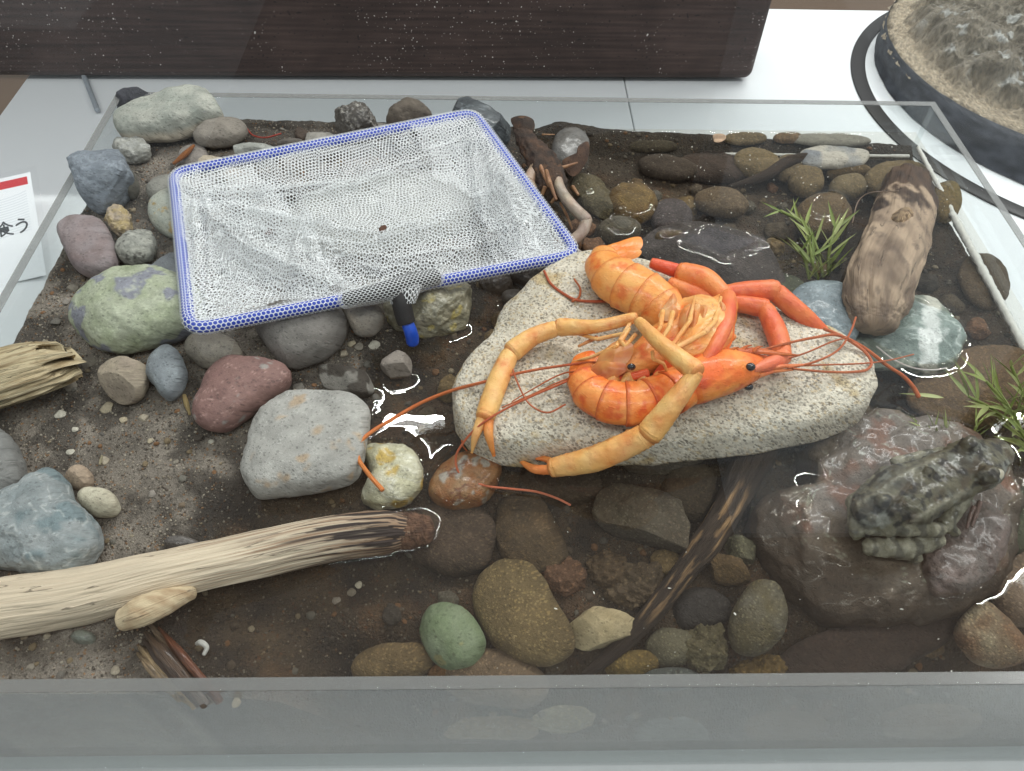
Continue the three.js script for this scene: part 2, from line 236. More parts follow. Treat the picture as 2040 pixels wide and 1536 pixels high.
// ---------- floor, table ----------
const floorMat = new THREE.MeshStandardMaterial({ color: new THREE.Color().setRGB(0.16, 0.11, 0.075), map: texAt(T.wood, 0.8), roughness: 0.6 });
{ const m = new THREE.Mesh(new THREE.PlaneGeometry(8, 8), floorMat); m.rotation.x = -Math.PI / 2; m.position.y = -0.8; top(m, 'floor', null, null, null, 'structure'); }
const white = new THREE.MeshPhysicalMaterial({ color: new THREE.Color().setRGB(0.74, 0.765, 0.78), roughness: 0.32, bumpMap: texAt(T.grainBump, 6), bumpScale: 0.00002 });
{
  const g = new THREE.Group(); g.name = 'display_table'; g.userData.kind = 'structure'; scene.add(g);
  const add = (x0, x1, z0, z1) => { const m = part(g, 'table_panel', new RoundedBoxGeometry(x1 - x0, 0.04, z1 - z0, 2, 0.0012), white); m.position.set((x0 + x1) / 2, -0.02, (z0 + z1) / 2); };
  add(-0.503, 0.1092, -0.406, 0.2095); add(0.1100, 1.5, -0.406, 0.2095); add(-0.503, 1.5, 0.2100, 0.50);
  // two more white tables across the aisle, mirrored in the glass
  const far = new THREE.Group(); far.name = 'facing_table'; far.userData.kind = 'structure'; scene.add(far);
  const box = (name, x0, x1, y0, y1, z0, z1) => { const m = part(far, name, new RoundedBoxGeometry(x1 - x0, y1 - y0, z1 - z0, 2, 0.004), white); m.position.set((x0 + x1) / 2, (y0 + y1) / 2, (z0 + z1) / 2); };
  box('cabinet', 0.40, 0.645, -0.8, 0.0, 1.08, 1.8); box('table_top', -1.8, -0.45, -0.25, 0.04, 1.2, 1.9); for (const x of [-1.7, -0.6]) box('table_leg', x - 0.03, x + 0.03, -0.8, -0.2505, 1.5, 1.56);
  const pane = new THREE.Mesh(new RoundedBoxGeometry(1.95, 0.9, 0.004, 1, 0.0005), new THREE.MeshPhysicalMaterial({ color: 0xfbfdfd, transmission: 1, thickness: 0, roughness: 0, ior: 1.45, specularIntensity: 0.52 })); pane.position.set(0.48, 0.4505, 0.472); top(pane, 'case_glass', 'clear upright glass pane in front of the tank, faintly mirroring the hall', 'glass pane');
}
// ---------- dark wooden block behind the tank ----------
{
  const n = 1024, sp = specks(n, 3000, 0.6, 1.6, () => 1), s2 = specks(n, 700, 1, 2.3, () => 1);
  const map = dataTex(n, n, (u, v, x, y) => { const g = 0.05 * N3(Math.cos(u * TAU) * 0.5, Math.sin(u * TAU) * 0.5, v * 90) + 0.05 * tf(u, v, 6, 4) + rr(-0.015, 0.015), hole = N3(Math.cos(u * TAU) * 9, Math.sin(u * TAU) * 9, v * 60) > 0.86; let c = [0.225 + g, 0.165 + g * 0.9, 0.15 + g * 0.85]; const den = sst(tf(u, v, 4, 8), -0.25, 0.35); if (sp[y * n + x] && rnd() < den) c = [0.72, 0.70, 0.68]; if (s2[y * n + x] && rnd() < den) c = [0.9, 0.89, 0.87]; if (hole) c = [0.06, 0.045, 0.04]; return c; }, true);
  const bm = dataTex(512, 512, (u, v) => { const g = 0.5 + 0.3 * N3(Math.cos(u * TAU) * 0.5, Math.sin(u * TAU) * 0.5, v * 45) + 0.15 * tf(u, v, 8, 4); return [g, g, g]; });
  const mat = new THREE.MeshStandardMaterial({ map: texAt(map, 2.6), bumpMap: texAt(bm, 2.6), bumpScale: 0.0012, roughness: 0.62 });
  const W = 1.05, H = 0.34, D = 0.13, geo = new RoundedBoxGeometry(W, H, D, 5, 0.009), p = geo.attributes.position, uv = geo.attributes.uv;
  for (let i = 0; i < p.count; i++) uv.setXY(i, p.getX(i) + p.getZ(i), p.getY(i) + p.getZ(i));
  const m = new THREE.Mesh(geo, mat); m.rotation.y = 0.018; m.position.set(0.2415 - W / 2, 0.004 + H / 2, -0.2235 - D / 2); top(m, 'wooden_block', 'large dark brown wooden block with white specks standing behind the tank', 'wooden block');
}
// ---------- round planter with a rocky mound ----------
{
  const g = thing('planter', 'dark round base carrying a sandy, rocky mound behind the right tank wall', 'planter');
  const dark = new THREE.MeshStandardMaterial({ vertexColors: true, roughness: 0.75, bumpMap: texAt(T.grainBump, 10), bumpScale: 0.0008 });
  const b0 = [0.619, -0.233, 0.2345, 0.001], b1 = [0.588, -0.246, 0.1985, 0.031], K = 220, pos = [], col = [], uv = [], ix = [];
  for (let j = 0; j <= 12; j++) { const t = j / 12, e = Math.sin(t * Math.PI / 2); for (let k = 0; k <= K; k++) { const a = k / K * TAU, cx = lerp(b0[0], b1[0], t), cz = lerp(b0[1], b1[1], t), r = lerp(b0[2], b1[2], t) + 0.0012 * fbm(Math.cos(a) * 6, Math.sin(a) * 6, t * 3); pos.push(cx + r * Math.cos(a), lerp(b0[3], b1[3], e), cz + r * Math.sin(a)); const q = fbm(Math.cos(a) * 9, t * 5, Math.sin(a) * 9, 4); col.push(...mix3([0.012, 0.015, 0.022], [0.075, 0.085, 0.105], clamp(0.25 + q * 0.9, 0, 1))); uv.push(a * 0.23, t * 0.05); } }
  for (let j = 0; j < 12; j++) for (let k = 0; k < K; k++) { const a = j * (K + 1) + k, b = a + K + 1; ix.push(a, b, a + 1, a + 1, b, b + 1); }
  const bg = new THREE.BufferGeometry(); bg.setAttribute('position', new THREE.Float32BufferAttribute(pos, 3)); bg.setAttribute('color', new THREE.Float32BufferAttribute(col, 3)); bg.setAttribute('uv', new THREE.Float32BufferAttribute(uv, 2)); bg.setIndex(ix); bg.computeVertexNormals();
  part(g, 'base', bg, dark);
  const NR = 170, NA = 420, p2 = [], c2 = [], u2 = [], i2 = [];
  for (let j = 0; j <= NR; j++) for (let k = 0; k <= NA; k++) {
    const q = j / NR, a = k / NA * TAU, ed = 1 + 0.012 * N3(Math.cos(a) * 14, Math.sin(a) * 14, 2) + 0.01 * N3(Math.cos(a) * 50, Math.sin(a) * 50, 5), r = (b1[2] + 0.002) * q * ed, x = b1[0] + r * Math.cos(a), z = b1[1] + r * Math.sin(a), sandy = sst(q, 0.8, 0.9 + 0.06 * N3(x * 30, z * 30, 1));
    const rock = fbm(x * 17, 1, z * 17, 5), y = b1[3] + 0.006 * (1 - q) + (1 - sandy) * (0.016 + 0.02 * rock + 0.02 * (1 - q)) + 0.0022 * fbm(x * 320, 3, z * 320, 2) - sst(q, 0.97, 1) * 0.006;
    p2.push(x, y, z); u2.push(x, z);
    let c = mix3([0.12, 0.10, 0.07], [0.27, 0.24, 0.19], clamp(0.5 + fbm(x * 40, 5, z * 40, 4), 0, 1)); c = mix3(c, [0.09, 0.075, 0.05], sst(fbm(x * 60, 8, z * 60, 4), 0.12, 0.35)); c = mix3(c, [0.46, 0.47, 0.45], 0.8 * sst(fbm(x * 34 + 7, 2, z * 34, 5), 0.26, 0.42));
    c = mix3(c, mix3([0.30, 0.24, 0.165], [0.47, 0.40, 0.30], clamp(0.5 + 0.8 * N3(x * 500, 1, z * 500), 0, 1)), sandy); c2.push(...mul3(c, 1 + 0.45 * N3(x * 300, 9, z * 300)));
  }
  for (let j = 0; j < NR; j++) for (let k = 0; k < NA; k++) { const a = j * (NA + 1) + k, b = a + NA + 1; i2.push(a, a + 1, b, b, a + 1, b + 1); }
  const mg = new THREE.BufferGeometry(); mg.setAttribute('position', new THREE.Float32BufferAttribute(p2, 3)); mg.setAttribute('color', new THREE.Float32BufferAttribute(c2, 3)); mg.setAttribute('uv', new THREE.Float32BufferAttribute(u2, 2)); mg.setIndex(i2); mg.computeVertexNormals();
  part(g, 'mound', mg, new THREE.MeshStandardMaterial({ vertexColors: true, roughness: 0.9, map: texAt(T.grain, 14), bumpMap: texAt(T.sandBump, 14), bumpScale: 0.0012 }), 'sandy ring round grey-green lichen-covered rock');
  const ring = new THREE.Mesh(new THREE.LatheGeometry([V(0.2385, 0.0005, 0), V(0.2388, 0.0022, 0), V(0.2532, 0.0022, 0), V(0.2536, 0.0005, 0)].map((v) => new THREE.Vector2(v.x, v.y)), 200), new THREE.MeshStandardMaterial({ color: 0x1c1a1b, roughness: 0.45 }));
  ring.position.set(0.604, 0, -0.204); top(ring, 'rubber_ring', 'flat black ring lying on the white table round the planter', 'ring');
}
// ---------- caption stand at the left ----------
{
  const g = thing('caption_stand', 'clear acrylic caption stand with red-topped white card left of the tank', 'sign');
  const br = P(88, 556, 0.002), tr = P(54, 337, 0.045), H = br.distanceTo(tr), W = 0.15;
  const cv = document.createElement('canvas'); cv.width = 768; cv.height = Math.round(768 * H / W); const c = cv.getContext('2d'), h = cv.height;
  c.fillStyle = '#eef1f3'; c.fillRect(0, 0, 768, h); c.fillStyle = '#c8262e'; c.fillRect(0, h * 0.035, 752, h * 0.075);
  c.strokeStyle = 'rgba(150,160,170,0.18)'; c.lineWidth = 5; for (let i = 0; i < 16; i++) { c.beginPath(); c.moveTo(380, h * (0.2 + i * 0.02)); c.bezierCurveTo(520, h * (0.16 + i * 0.03), 600, h * (0.26 + i * 0.02), 740, h * (0.17 + i * 0.025)); c.stroke(); }
  c.strokeStyle = '#20262b'; c.lineCap = 'round'; c.lineJoin = 'round';
  const str = (ox, oy, s, lw, list) => { c.lineWidth = lw; for (const l of list) { c.beginPath(); c.moveTo(ox + l[0] * s, oy + l[1] * s); if (l.length === 4) c.lineTo(ox + l[2] * s, oy + l[3] * s); else if (l.length === 6) c.quadraticCurveTo(ox + l[2] * s, oy + l[3] * s, ox + l[4] * s, oy + l[5] * s); else c.bezierCurveTo(ox + l[2] * s, oy + l[3] * s, ox + l[4] * s, oy + l[5] * s, ox + l[6] * s, oy + l[7] * s); c.stroke(); } };
  const ty = h * 0.42;
  str(598, ty, 0.66, 7, [[50, 2, 34, 30, 2, 44], [50, 2, 66, 28, 100, 42], [50, 22, 50, 34], [26, 42, 72, 42], [72, 42, 72, 64], [26, 42, 26, 96], [26, 53, 72, 53], [26, 64, 72, 64], [26, 96, 40, 94, 52, 82], [74, 66, 60, 76], [42, 66, 62, 88, 98, 98]]);
  str(672, ty, 0.66, 8, [[32, 6, 48, 10, 62, 14], [14, 42, 40, 28, 58, 30], [58, 30, 92, 34, 78, 84, 34, 98]]);
  const card = new THREE.CanvasTexture(cv); card.colorSpace = THREE.SRGBColorSpace;
  const dir = tr.clone().sub(br).normalize(), ang = Math.atan2(-dir.z, dir.y);
  const ex = V(1, 0, 0).addScaledVector(dir, -dir.x).normalize(); g.quaternion.setFromRotationMatrix(new THREE.Matrix4().makeBasis(ex, dir, V().crossVectors(ex, dir))); g.position.copy(br).addScaledVector(ex, -W / 2 + 0.005);
  const cd = part(g, 'card', new THREE.PlaneGeometry(W - 0.004, H - 0.006), new THREE.MeshStandardMaterial({ map: card, roughness: 0.7 })); cd.position.set(-0.001, H / 2, 0);
  const acr = new THREE.MeshPhysicalMaterial({ transmission: 1, thickness: 0, roughness: 0.03, ior: 1.45, color: 0xffffff });
  const pl = part(g, 'clear_plate', new RoundedBoxGeometry(W + 0.006, H, 0.0015, 2, 0.0005), acr); pl.position.set(0, H / 2, 0.0016);
  const ft = part(g, 'foot', new RoundedBoxGeometry(W + 0.006, 0.002, 0.05, 2, 0.0005), acr); ft.position.set(0, 0.001, -0.024); ft.rotation.x = ang;
}
{ const a = V(-0.449, 0.004, -0.236), b = V(-0.410, 0.004, -0.163); const m = new THREE.Mesh(sweep([{ p: a, rx: 0.0025, ry: 0.0025 }, { p: a.clone().lerp(b, 0.5), rx: 0.0025, ry: 0.0025 }, { p: b, rx: 0.0025, ry: 0.0025 }], { n: 8, k: 12 }), new THREE.MeshStandardMaterial({ color: 0x9299a0, roughness: 0.5 })); top(m, 'rod', 'thin grey rod lying on the table behind the left tank corner', 'rod'); }

// ---------- the tank ----------
const acrylic = new THREE.MeshPhysicalMaterial({ color: 0xf6f8f8, transmission: 1, thickness: 0, roughness: 0, ior: 1.45, specularIntensity: 0.95 });
const cutEdge = new THREE.MeshPhysicalMaterial({ color: new THREE.Color().setRGB(0.62, 0.62, 0.61), transmission: 0.8, thickness: 0, roughness: 0.22, ior: 1.49 });
const tank = thing('acrylic_tank', 'low clear acrylic tank holding a stream bed of stones and water', 'tank');
{
  const box = (name, w, h, d, x, y, z) => { const m = part(tank, name, new RoundedBoxGeometry(w, h, d, 1, 0.0003), acrylic); m.geometry.parameters = { width: w, depth: d }; m.position.set(x, y, z); return m; };
  const hh = RIM - 0.0061;
  box('base', 2 * TX, 0.005, TZ, 0, 0.0030, TZ / 2);
  box('rear_wall', 2 * TX, hh, WALL, 0, 0.006 + hh / 2, WALL / 2); box('front_wall', 2 * TX, hh, WALL, 0, 0.006 + hh / 2, TZ - WALL / 2);
  for (const s of [-1, 1]) box('side_wall', WALL, hh, TZ - 2 * WALL - 0.0004, s * (TX - WALL / 2), 0.006 + hh / 2, TZ / 2);
  for (const w of tank.children.filter((c) => /wall/.test(c.name))) { const { width, depth } = w.geometry.parameters, m = part(w, 'cut_edge', new RoundedBoxGeometry(width, 0.0007, depth, 1, 0.0002), cutEdge); m.position.y = hh / 2 + 0.0005; }
  const seal = new THREE.MeshStandardMaterial({ color: new THREE.Color().setRGB(0.74, 0.77, 0.78), roughness: 0.5 });
  const bead = (a, b, r, lab) => { const n = 40, path = []; for (let i = 0; i <= n; i++) { const p = a.clone().lerp(b, i / n), q = 1 + 0.35 * fbm(p.x * 60, p.y * 60, p.z * 60 + 3, 3); path.push({ p, rx: r * q, ry: r * q }); } part(tank, 'sealant', sweep(path, { n: 160, k: 10, radial: (t, a2, c) => 1 + 0.3 * fbm(c.x * 300, a2, c.z * 300, 2) }), seal, lab); };
  bead(V(0.2905, 0.0895, 0.095), V(0.2905, 0.0835, 0.26), 0.0025, 'white sealant bead along the right wall');
  bead(V(0.2915, 0.0925, 0.02), V(0.2910, 0.0898, 0.094), 0.0016, 'thin white sealant bead along the right wall');
  bead(V(0.14, 0.0865, 0.022), V(0.286, 0.0865, 0.022), 0.0012, 'white sealant bead along the rear wall');
  bead(V(0.2925, 0.085, 0.0075), V(0.2925, 0.098, 0.0075), 0.0022, 'white sealant bead in the rear corner');
}

// ---------- sand ----------
const shore = [[1030, 225], [1075, 330], [1060, 430], [1010, 520], [985, 585], [930, 625], [860, 676], [800, 690], [760, 712], [748, 760], [742, 800], [735, 880], [560, 972], [475, 1012], [430, 1060], [400, 1110], [385, 1170], [370, 1240], [390, 1300], [415, 1350], [430, 1450]].map(([a, b]) => P(a, b, WATER));
const dryPoly = [...shore, V(shore[shore.length - 1].x, 0, 0.6), V(-0.6, 0, 0.6), V(-0.6, 0, -0.2), V(shore[0].x, 0, -0.2)];
function inland(x, z) {      // metres inland of the water's edge (negative under water)
  let d = 1e9, inside = false;
  for (let i = 0; i < shore.length - 1; i++) { const a = shore[i], b = shore[i + 1], dx = b.x - a.x, dz = b.z - a.z, t = clamp(((x - a.x) * dx + (z - a.z) * dz) / (dx * dx + dz * dz), 0, 1); d = Math.min(d, Math.hypot(x - a.x - dx * t, z - a.z - dz * t)); }
  for (let i = 0, j = dryPoly.length - 1; i < dryPoly.length; j = i++) { const a = dryPoly[i], b = dryPoly[j]; if ((a.z > z) !== (b.z > z) && x < (b.x - a.x) * (z - a.z) / (b.z - a.z) + a.x) inside = !inside; }
  return inside ? d : -d;
}
function ground(x, z, d = inland(x, z)) {
  let y = WATER + (d > 0 ? 0.0048 * (1 - Math.exp(-d / 0.03)) : -0.020 * (1 - Math.exp(d / 0.05)) - 0.006 * sst(-d, 0.1, 0.3));
  if (d < 0) y -= sst(-d, 0.02, 0.06) * 0.052 * Math.pow(sst(z, 0.372, 0.424), 1.4);
  if (d < 0) y += sst(-d, 0, 0.03) * Math.max(0.016 * sst(0.034 - z, 0, 0.03), 0.010 * sst(x - 0.262, 0, 0.03));
  return y + 0.0016 * fbm(x * 38, 2, z * 38, 3) + 0.0007 * fbm(x * 190, 5, z * 190, 3);
}
{
  const nx = 392, nz = 280, x0 = -0.2945, z0 = 0.0056, dx = 0.589 / nx, dz = 0.4138 / nz, pos = [], col = [], uv = [], ix = [];
  const dry = lin('#837d76'), dry2 = lin('#645f59'), damp = lin('#322e2a'), silt = lin('#463c31'), silt2 = lin('#262220'), rust = lin('#66492f');
  for (let j = 0; j <= nz; j++) for (let i = 0; i <= nx; i++) {
    const x = x0 + i * dx, z = z0 + j * dz, d = inland(x, z), y = ground(x, z, d);
    pos.push(x, y, z); uv.push(x, z);
    const q = fbm(x * 30, 1, z * 30, 4), w = d + 0.02 * q;
    let c = mix3(mix3(silt2, silt, clamp(0.55 + q * 1.1, 0, 1)), rust, 0.22 * sst(fbm(x * 22 + 4, 7, z * 22, 3), 0.1, 0.4));
    c = mix3(c, damp, sst(w, -0.006, 0.004)); c = mix3(c, mix3(dry2, dry, clamp(0.5 + q, 0, 1)), sst(w, 0.010, 0.035 + 0.02 * fbm(x * 70, 3, z * 70, 2)));
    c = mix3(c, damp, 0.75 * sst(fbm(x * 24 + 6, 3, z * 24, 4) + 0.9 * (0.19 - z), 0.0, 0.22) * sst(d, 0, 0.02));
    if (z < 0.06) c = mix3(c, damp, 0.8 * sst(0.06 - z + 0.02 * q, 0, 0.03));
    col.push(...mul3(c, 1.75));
  }
  const row = nx + 1; for (let j = 0; j < nz; j++) for (let i = 0; i < nx; i++) { const a = j * row + i, b = a + row; ix.push(a, b, a + 1, a + 1, b, b + 1); }
  // the sides of the bed, down to the tank's floor
  const edge = []; for (let i = 0; i <= nx; i++) edge.push(i); for (let j = 1; j <= nz; j++) edge.push(j * row + nx); for (let i = nx - 1; i >= 0; i--) edge.push(nz * row + i); for (let j = nz - 1; j >= 0; j--) edge.push(j * row);
  const start = pos.length / 3; for (let s = 0; s <= 1; s++) for (const e of edge) { const y = s ? 0.0062 : pos[e * 3 + 1]; pos.push(pos[e * 3], y, pos[e * 3 + 2]); uv.push(pos[e * 3] + pos[e * 3 + 2], y); col.push(col[e * 3], col[e * 3 + 1], col[e * 3 + 2]); }
  const E = edge.length; for (let k = 0; k < E - 1; k++) { const a = start + k, b = a + E; ix.push(a, a + 1, b, b, a + 1, b + 1); }
  const g = new THREE.BufferGeometry(); g.setAttribute('position', new THREE.Float32BufferAttribute(pos, 3)); g.setAttribute('color', new THREE.Float32BufferAttribute(col, 3)); g.setAttribute('uv', new THREE.Float32BufferAttribute(uv, 2)); g.setIndex(ix); g.computeVertexNormals();
  crossings(g, 0.25);
  top(new THREE.Mesh(g, new THREE.MeshStandardMaterial({ vertexColors: true, map: texAt(T.sand, 6.5), bumpMap: texAt(T.sandBump, 6.5), bumpScale: 0.0024, roughness: 0.85 })), 'sand_bed', null, null, null, 'structure');
}
{ // loose grains
  const g = new THREE.IcosahedronGeometry(1, 0), n = 70000, m = new THREE.InstancedMesh(g, new THREE.MeshStandardMaterial({ roughness: 0.8 }), n), o = new THREE.Object3D(), c = new THREE.Color(); let k = 0;
  const pal = ['#8f8474', '#6c6258', '#4d453d', '#a39a8a', '#5c5148', '#7a5d42', '#4a443e', '#9c9486'].map((h) => lin(h));
  while (k < n) { const x = rr(-0.293, 0.293), z = rr(0.007, 0.418), d = inland(x, z), dense = 0.35 + fbm(x * 26, 4, z * 26, 3); if (rnd() > (d > 0 ? 0.55 + dense : 0.35 + dense * 0.6)) continue; const s = 0.0002 + 0.0006 * Math.pow(rnd(), 2.6); o.position.set(x, ground(x, z, d) + s * 0.25, z); o.rotation.set(rr(0, 6), rr(0, 6), rr(0, 6)); o.scale.set(s, s * rr(0.6, 1), s * rr(0.6, 1)); o.updateMatrix(); m.setMatrixAt(k, o.matrix); const q = mul3(pal[Math.floor(rnd() * pal.length)], d > 0.012 ? 0.85 : 0.4); m.setColorAt(k, c.setRGB(...q)); k++; }
  top(m, 'gravel', 'fine loose grit lying all over the sand bed', 'gravel', null, 'stuff');
}
{ // coarser grit and small gravel, most of it under water
  const g = new THREE.IcosahedronGeometry(1, 1), q = g.attributes.position; for (let i = 0; i < q.count; i++) { const f = 1 + 0.22 * N3(q.getX(i) * 1.3, q.getY(i) * 1.3, q.getZ(i) * 1.3); q.setXYZ(i, q.getX(i) * f, q.getY(i) * f * 0.75, q.getZ(i) * f); } g.computeVertexNormals();
  const n = 2600, m = new THREE.InstancedMesh(g, new THREE.MeshStandardMaterial({ roughness: 0.8, map: texAt(T.grain, 1) }), n), o = new THREE.Object3D(), c = new THREE.Color(); let k = 0;
  const pal = ['#7a6a52', '#5c5045', '#8a7c66', '#6e6a62', '#4b443d', '#7d5a3c', '#9a8f7c', '#5f5a55'].map((h) => lin(h));
  while (k < n) { const x = rr(-0.29, 0.292), z = rr(0.008, 0.417), d = inland(x, z), cl = fbm(x * 20 + 3, 7, z * 20, 3); if (rnd() > (d < 0 ? 0.5 : 0.22) + cl) continue; const s = 0.0006 + 0.0018 * Math.pow(rnd(), 3); o.position.set(x, ground(x, z, d) + s * 0.2, z); o.rotation.set(rr(-0.4, 0.4), rr(0, 6), rr(-0.4, 0.4)); o.scale.set(s, s * rr(0.6, 1), s * rr(0.7, 1.1)); o.updateMatrix(); m.setMatrixAt(k, o.matrix); m.setColorAt(k, c.setRGB(...mul3(pal[Math.floor(rnd() * pal.length)], d > 0.012 ? 1.1 : 0.75))); k++; }
  top(m, 'coarse_gravel', 'coarse brown and grey gravel scattered over the stream bed', 'gravel', null, 'stuff');
}
// ---------- stones: outline in the photograph, height of the middle, half thickness ----------
const D = (y) => ({ y }), dryY = 0.104;
const G1 = 'stones on the dry sand', G2 = 'stones under water', G3 = 'stones standing out of the water';
const S = (label, poly, y, c, a, more = {}) => stone({ label, poly, y, c, ...more, tone: tones({ a, ...(more.t ?? {}) }), group: more.group });
const dry = (label, poly, y, c, a, more = {}) => S(label, poly, y, c, a, { group: G1, ...more });
const sub = (label, poly, y, c, a, more = {}) => S(label, poly, y, c, a, { group: G2, mat: M.silted, gain: 1.55, ...more });

dry('charcoal black rock wedged into the rear left tank corner', [[228, 192], [262, 180], [300, 182], [338, 192], [312, 216], [262, 236], [230, 240]], 0.112, 0.012, '#2c2d33', { t: { b: '#3a3a42', f: 90 }, facets: 6, amp: 0.001 });
dry('long pale stone with cream underside in the rear left corner', [[226, 246], [262, 220], [330, 192], [402, 177], [426, 188], [440, 236], [405, 246], [360, 268], [300, 276], [262, 278], [234, 272]], 0.113, 0.012, '#8d9189', { t: { b: '#a3a39a', f: 50, side: ['#b3a999', 0.0, 0.003] }, det: 26, amp: 0.0012, fr: 50, sq: 3.2 });
dry('brown-grey oval stone leaning on the long pale stone', [439, 264, 56, 28, -17], 0.109, 0.008, '#7a736b', { t: { b: '#847d74' } });
dry('blue-grey block of rock against the left tank wall', [[147, 300], [170, 287], [215, 292], [248, 308], [264, 345], [256, 385], [246, 410], [200, 423], [165, 422], [145, 385], [140, 340]], 0.116, 0.016, '#7c838c', { t: { b: '#6d747d', f: 70, v: ['#9aa1a8', 0.05, 70, 0.5] }, facets: 5, amp: 0.0016, rough: 0.3, det: 26, sq: 3.2 });
dry('dark flank of rock behind the blue-grey block', [[250, 318], [272, 345], [270, 375], [252, 398], [236, 360]], 0.108, 0.010, '#4e4a40', { t: { b: '#66635a' } });
dry('dull mauve four-cornered stone at the left wall', [[122, 450], [145, 434], [196, 436], [217, 455], [230, 515], [220, 545], [182, 553], [148, 538], [130, 500]], 0.110, 0.009, '#8a7f80', { t: { b: '#80706f' }, sq: 3.2, mat: M.smooth });
dry('light grey rough stone right of the mauve stone', [[229, 505], [250, 475], [285, 456], [308, 462], [310, 487], [295, 520], [265, 530], [238, 521]], 0.108, 0.008, '#a09f96', { t: { b: '#83837c', f: 150, bl: ['#5c5a55', 160, 0.2] }, amp: 0.0012, rough: 0.4 });
dry('small crumbly tan rock above the light grey stone', [[216, 440], [228, 412], [246, 410], [262, 430], [258, 465], [240, 476], [222, 468]], 0.106, 0.007, '#9a8c7e', { t: { b: '#a89468', f: 120 }, amp: 0.002, rough: 0.8 });
dry('whitish rough rock beneath the long pale stone', [262, 300, 38, 27, 5], 0.106, 0.007, '#9a9a96', { t: { b: '#87867f', f: 130 }, amp: 0.0018, rough: 0.7 });
dry('plain grey stone tucked under the left net corner', [338, 381, 46, 30, -12], 0.106, 0.007, '#7f7d76', {});
dry('pale speckled stone with yellow spot by the left net bar', [346, 427, 50, 50, 10], 0.109, 0.009, '#979b92', { t: { b: '#a9a99c', f: 90, bl: ['#a38d5e', 90, 0.34] }, amp: 0.001 });
dry('slate grey flat stone between green boulder and net bar', [[296, 548], [340, 510], [372, 498], [385, 545], [350, 566]], 0.104, 0.007, '#73767a', { facets: 4 });
dry('big green boulder with violet-grey patches', [[140, 640], [155, 600], [200, 556], [250, 536], [320, 534], [372, 550], [404, 585], [404, 640], [380, 662], [330, 680], [270, 698], [225, 707], [183, 700], [152, 672]], 0.113, 0.016, '#949b80', { t: { b: '#a2a692', f: 55, bl: ['#7f8089', 32, 0.13, 0.08], v: ['#b9bda6', 0.04, 55, 0.5], s: 31 }, det: 34, amp: 0.0014, mat: M.smooth });
dry('khaki-grey oval stone below the green boulder', [425, 700, 57, 38, 8], 0.108, 0.009, '#8b8377', { t: { b: '#7d766c' } });
dry('large dark grey rounded stone under the front net bar', [[508, 640], [550, 612], [640, 598], [686, 622], [689, 658], [667, 693], [630, 718], [577, 733], [542, 712], [520, 672]], 0.109, 0.013, '#76716d', { t: { b: '#6c6864', f: 40 }, det: 26, amp: 0.0008, sq: 2.7 });
dry('sandy brown blunt stone left of the blue-grey pebble', [[197, 745], [214, 722], [258, 711], [299, 714], [297, 742], [282, 782], [262, 801], [236, 807], [211, 790]], 0.109, 0.010, '#8d8072', { t: { b: '#9b8f7d' }, facets: 4 });
dry('blue-grey pointed pebble between sandy and red stones', [[292, 742], [309, 705], [335, 689], [356, 697], [372, 740], [366, 765], [351, 786], [336, 799], [319, 790], [304, 765]], 0.108, 0.009, '#767b80', { t: { b: '#868c90', f: 70 } });
dry('red-brown three-cornered stone crossed by pale lines', [[385, 838], [399, 782], [425, 735], [460, 710], [508, 716], [556, 722], [581, 748], [570, 771], [530, 801], [482, 836], [440, 861], [405, 856]], 0.109, 0.011, '#83645e', { t: { b: '#785a55', f: 50, v: ['#a88880', 0.012, 38, 0.8], bl: ['#8b8580', 60, 0.4] }, det: 28, mat: M.smooth, amp: 0.0008 });
dry('large pale grey flat stone at the water edge', [[482, 948], [490, 898], [508, 845], [540, 805], [590, 785], [650, 782], [716, 797], [739, 826], [731, 872], [716, 930], [700, 957], [640, 977], [560, 987], [502, 990]], 0.104, 0.013, '#a5a39e', { t: { b: '#989691', f: 60, bl: ['#a8957f', 45, 0.28, 0.2], side: ['#6e6253', -0.0068, 0.0016] }, det: 34, amp: 0.001, sq: 3, mat: M.stone });
dry('dark grey wedge stone wet at its right end', [[642, 716], [660, 709], [700, 733], [741, 745], [750, 766], [735, 786], [690, 789], [645, 770]], 0.101, 0.008, '#77736d', { t: { b: '#67635d', bl: ['#3b352f', 50, 0.05] }, facets: 5 });
dry('small grey-brown block standing in shallow water', [[756, 742], [771, 703], [800, 697], [820, 714], [819, 745], [790, 753], [765, 751]], 0.1, 0.007, '#847b73', { t: { side: ['#4a382c', -0.0032, 0.001] }, facets: 5 });
dry('tan stone under the net beside the yellowish rock', [[683, 612], [720, 598], [756, 610], [762, 640], [745, 666], [711, 670], [694, 650]], 0.108, 0.009, '#9a8f83', { t: { b: '#7f7a74', f: 60 } });
dry('yellowish knobbly rock beneath the net handle', [[756, 612], [800, 560], [880, 552], [936, 563], [951, 600], [936, 645], [892, 663], [830, 669], [780, 652]], 0.103, 0.014, '#8f8872', { t: { b: '#7c7763', f: 60, bl: ['#a99a5f', 60, 0.25], v: ['#b4b09f', 0.05, 50, 0.5] }, facets: 6, amp: 0.0022, rough: 0.4, det: 26, mat: M.wet });
dry('smooth dark grey stone cut by the left picture edge', [-4, 925, 50, 74, 0], 0.11, 0.010, '#7a7a78', { mat: M.smooth });
dry('big blue-green stone with white veins at the left edge', [[-70, 1060], [0, 1000], [60, 955], [110, 935], [131, 946], [150, 990], [190, 1040], [198, 1080], [181, 1117], [140, 1146], [82, 1156], [28, 1142], [-50, 1120]], 0.111, 0.014, '#94999a', { t: { b: '#7f8789', f: 45, v: ['#bfc1be', 0.035, 40, 0.45], bl: ['#6f7d81', 30, 0.2] }, det: 32, amp: 0.0016, fr: 55, mat: M.smooth });
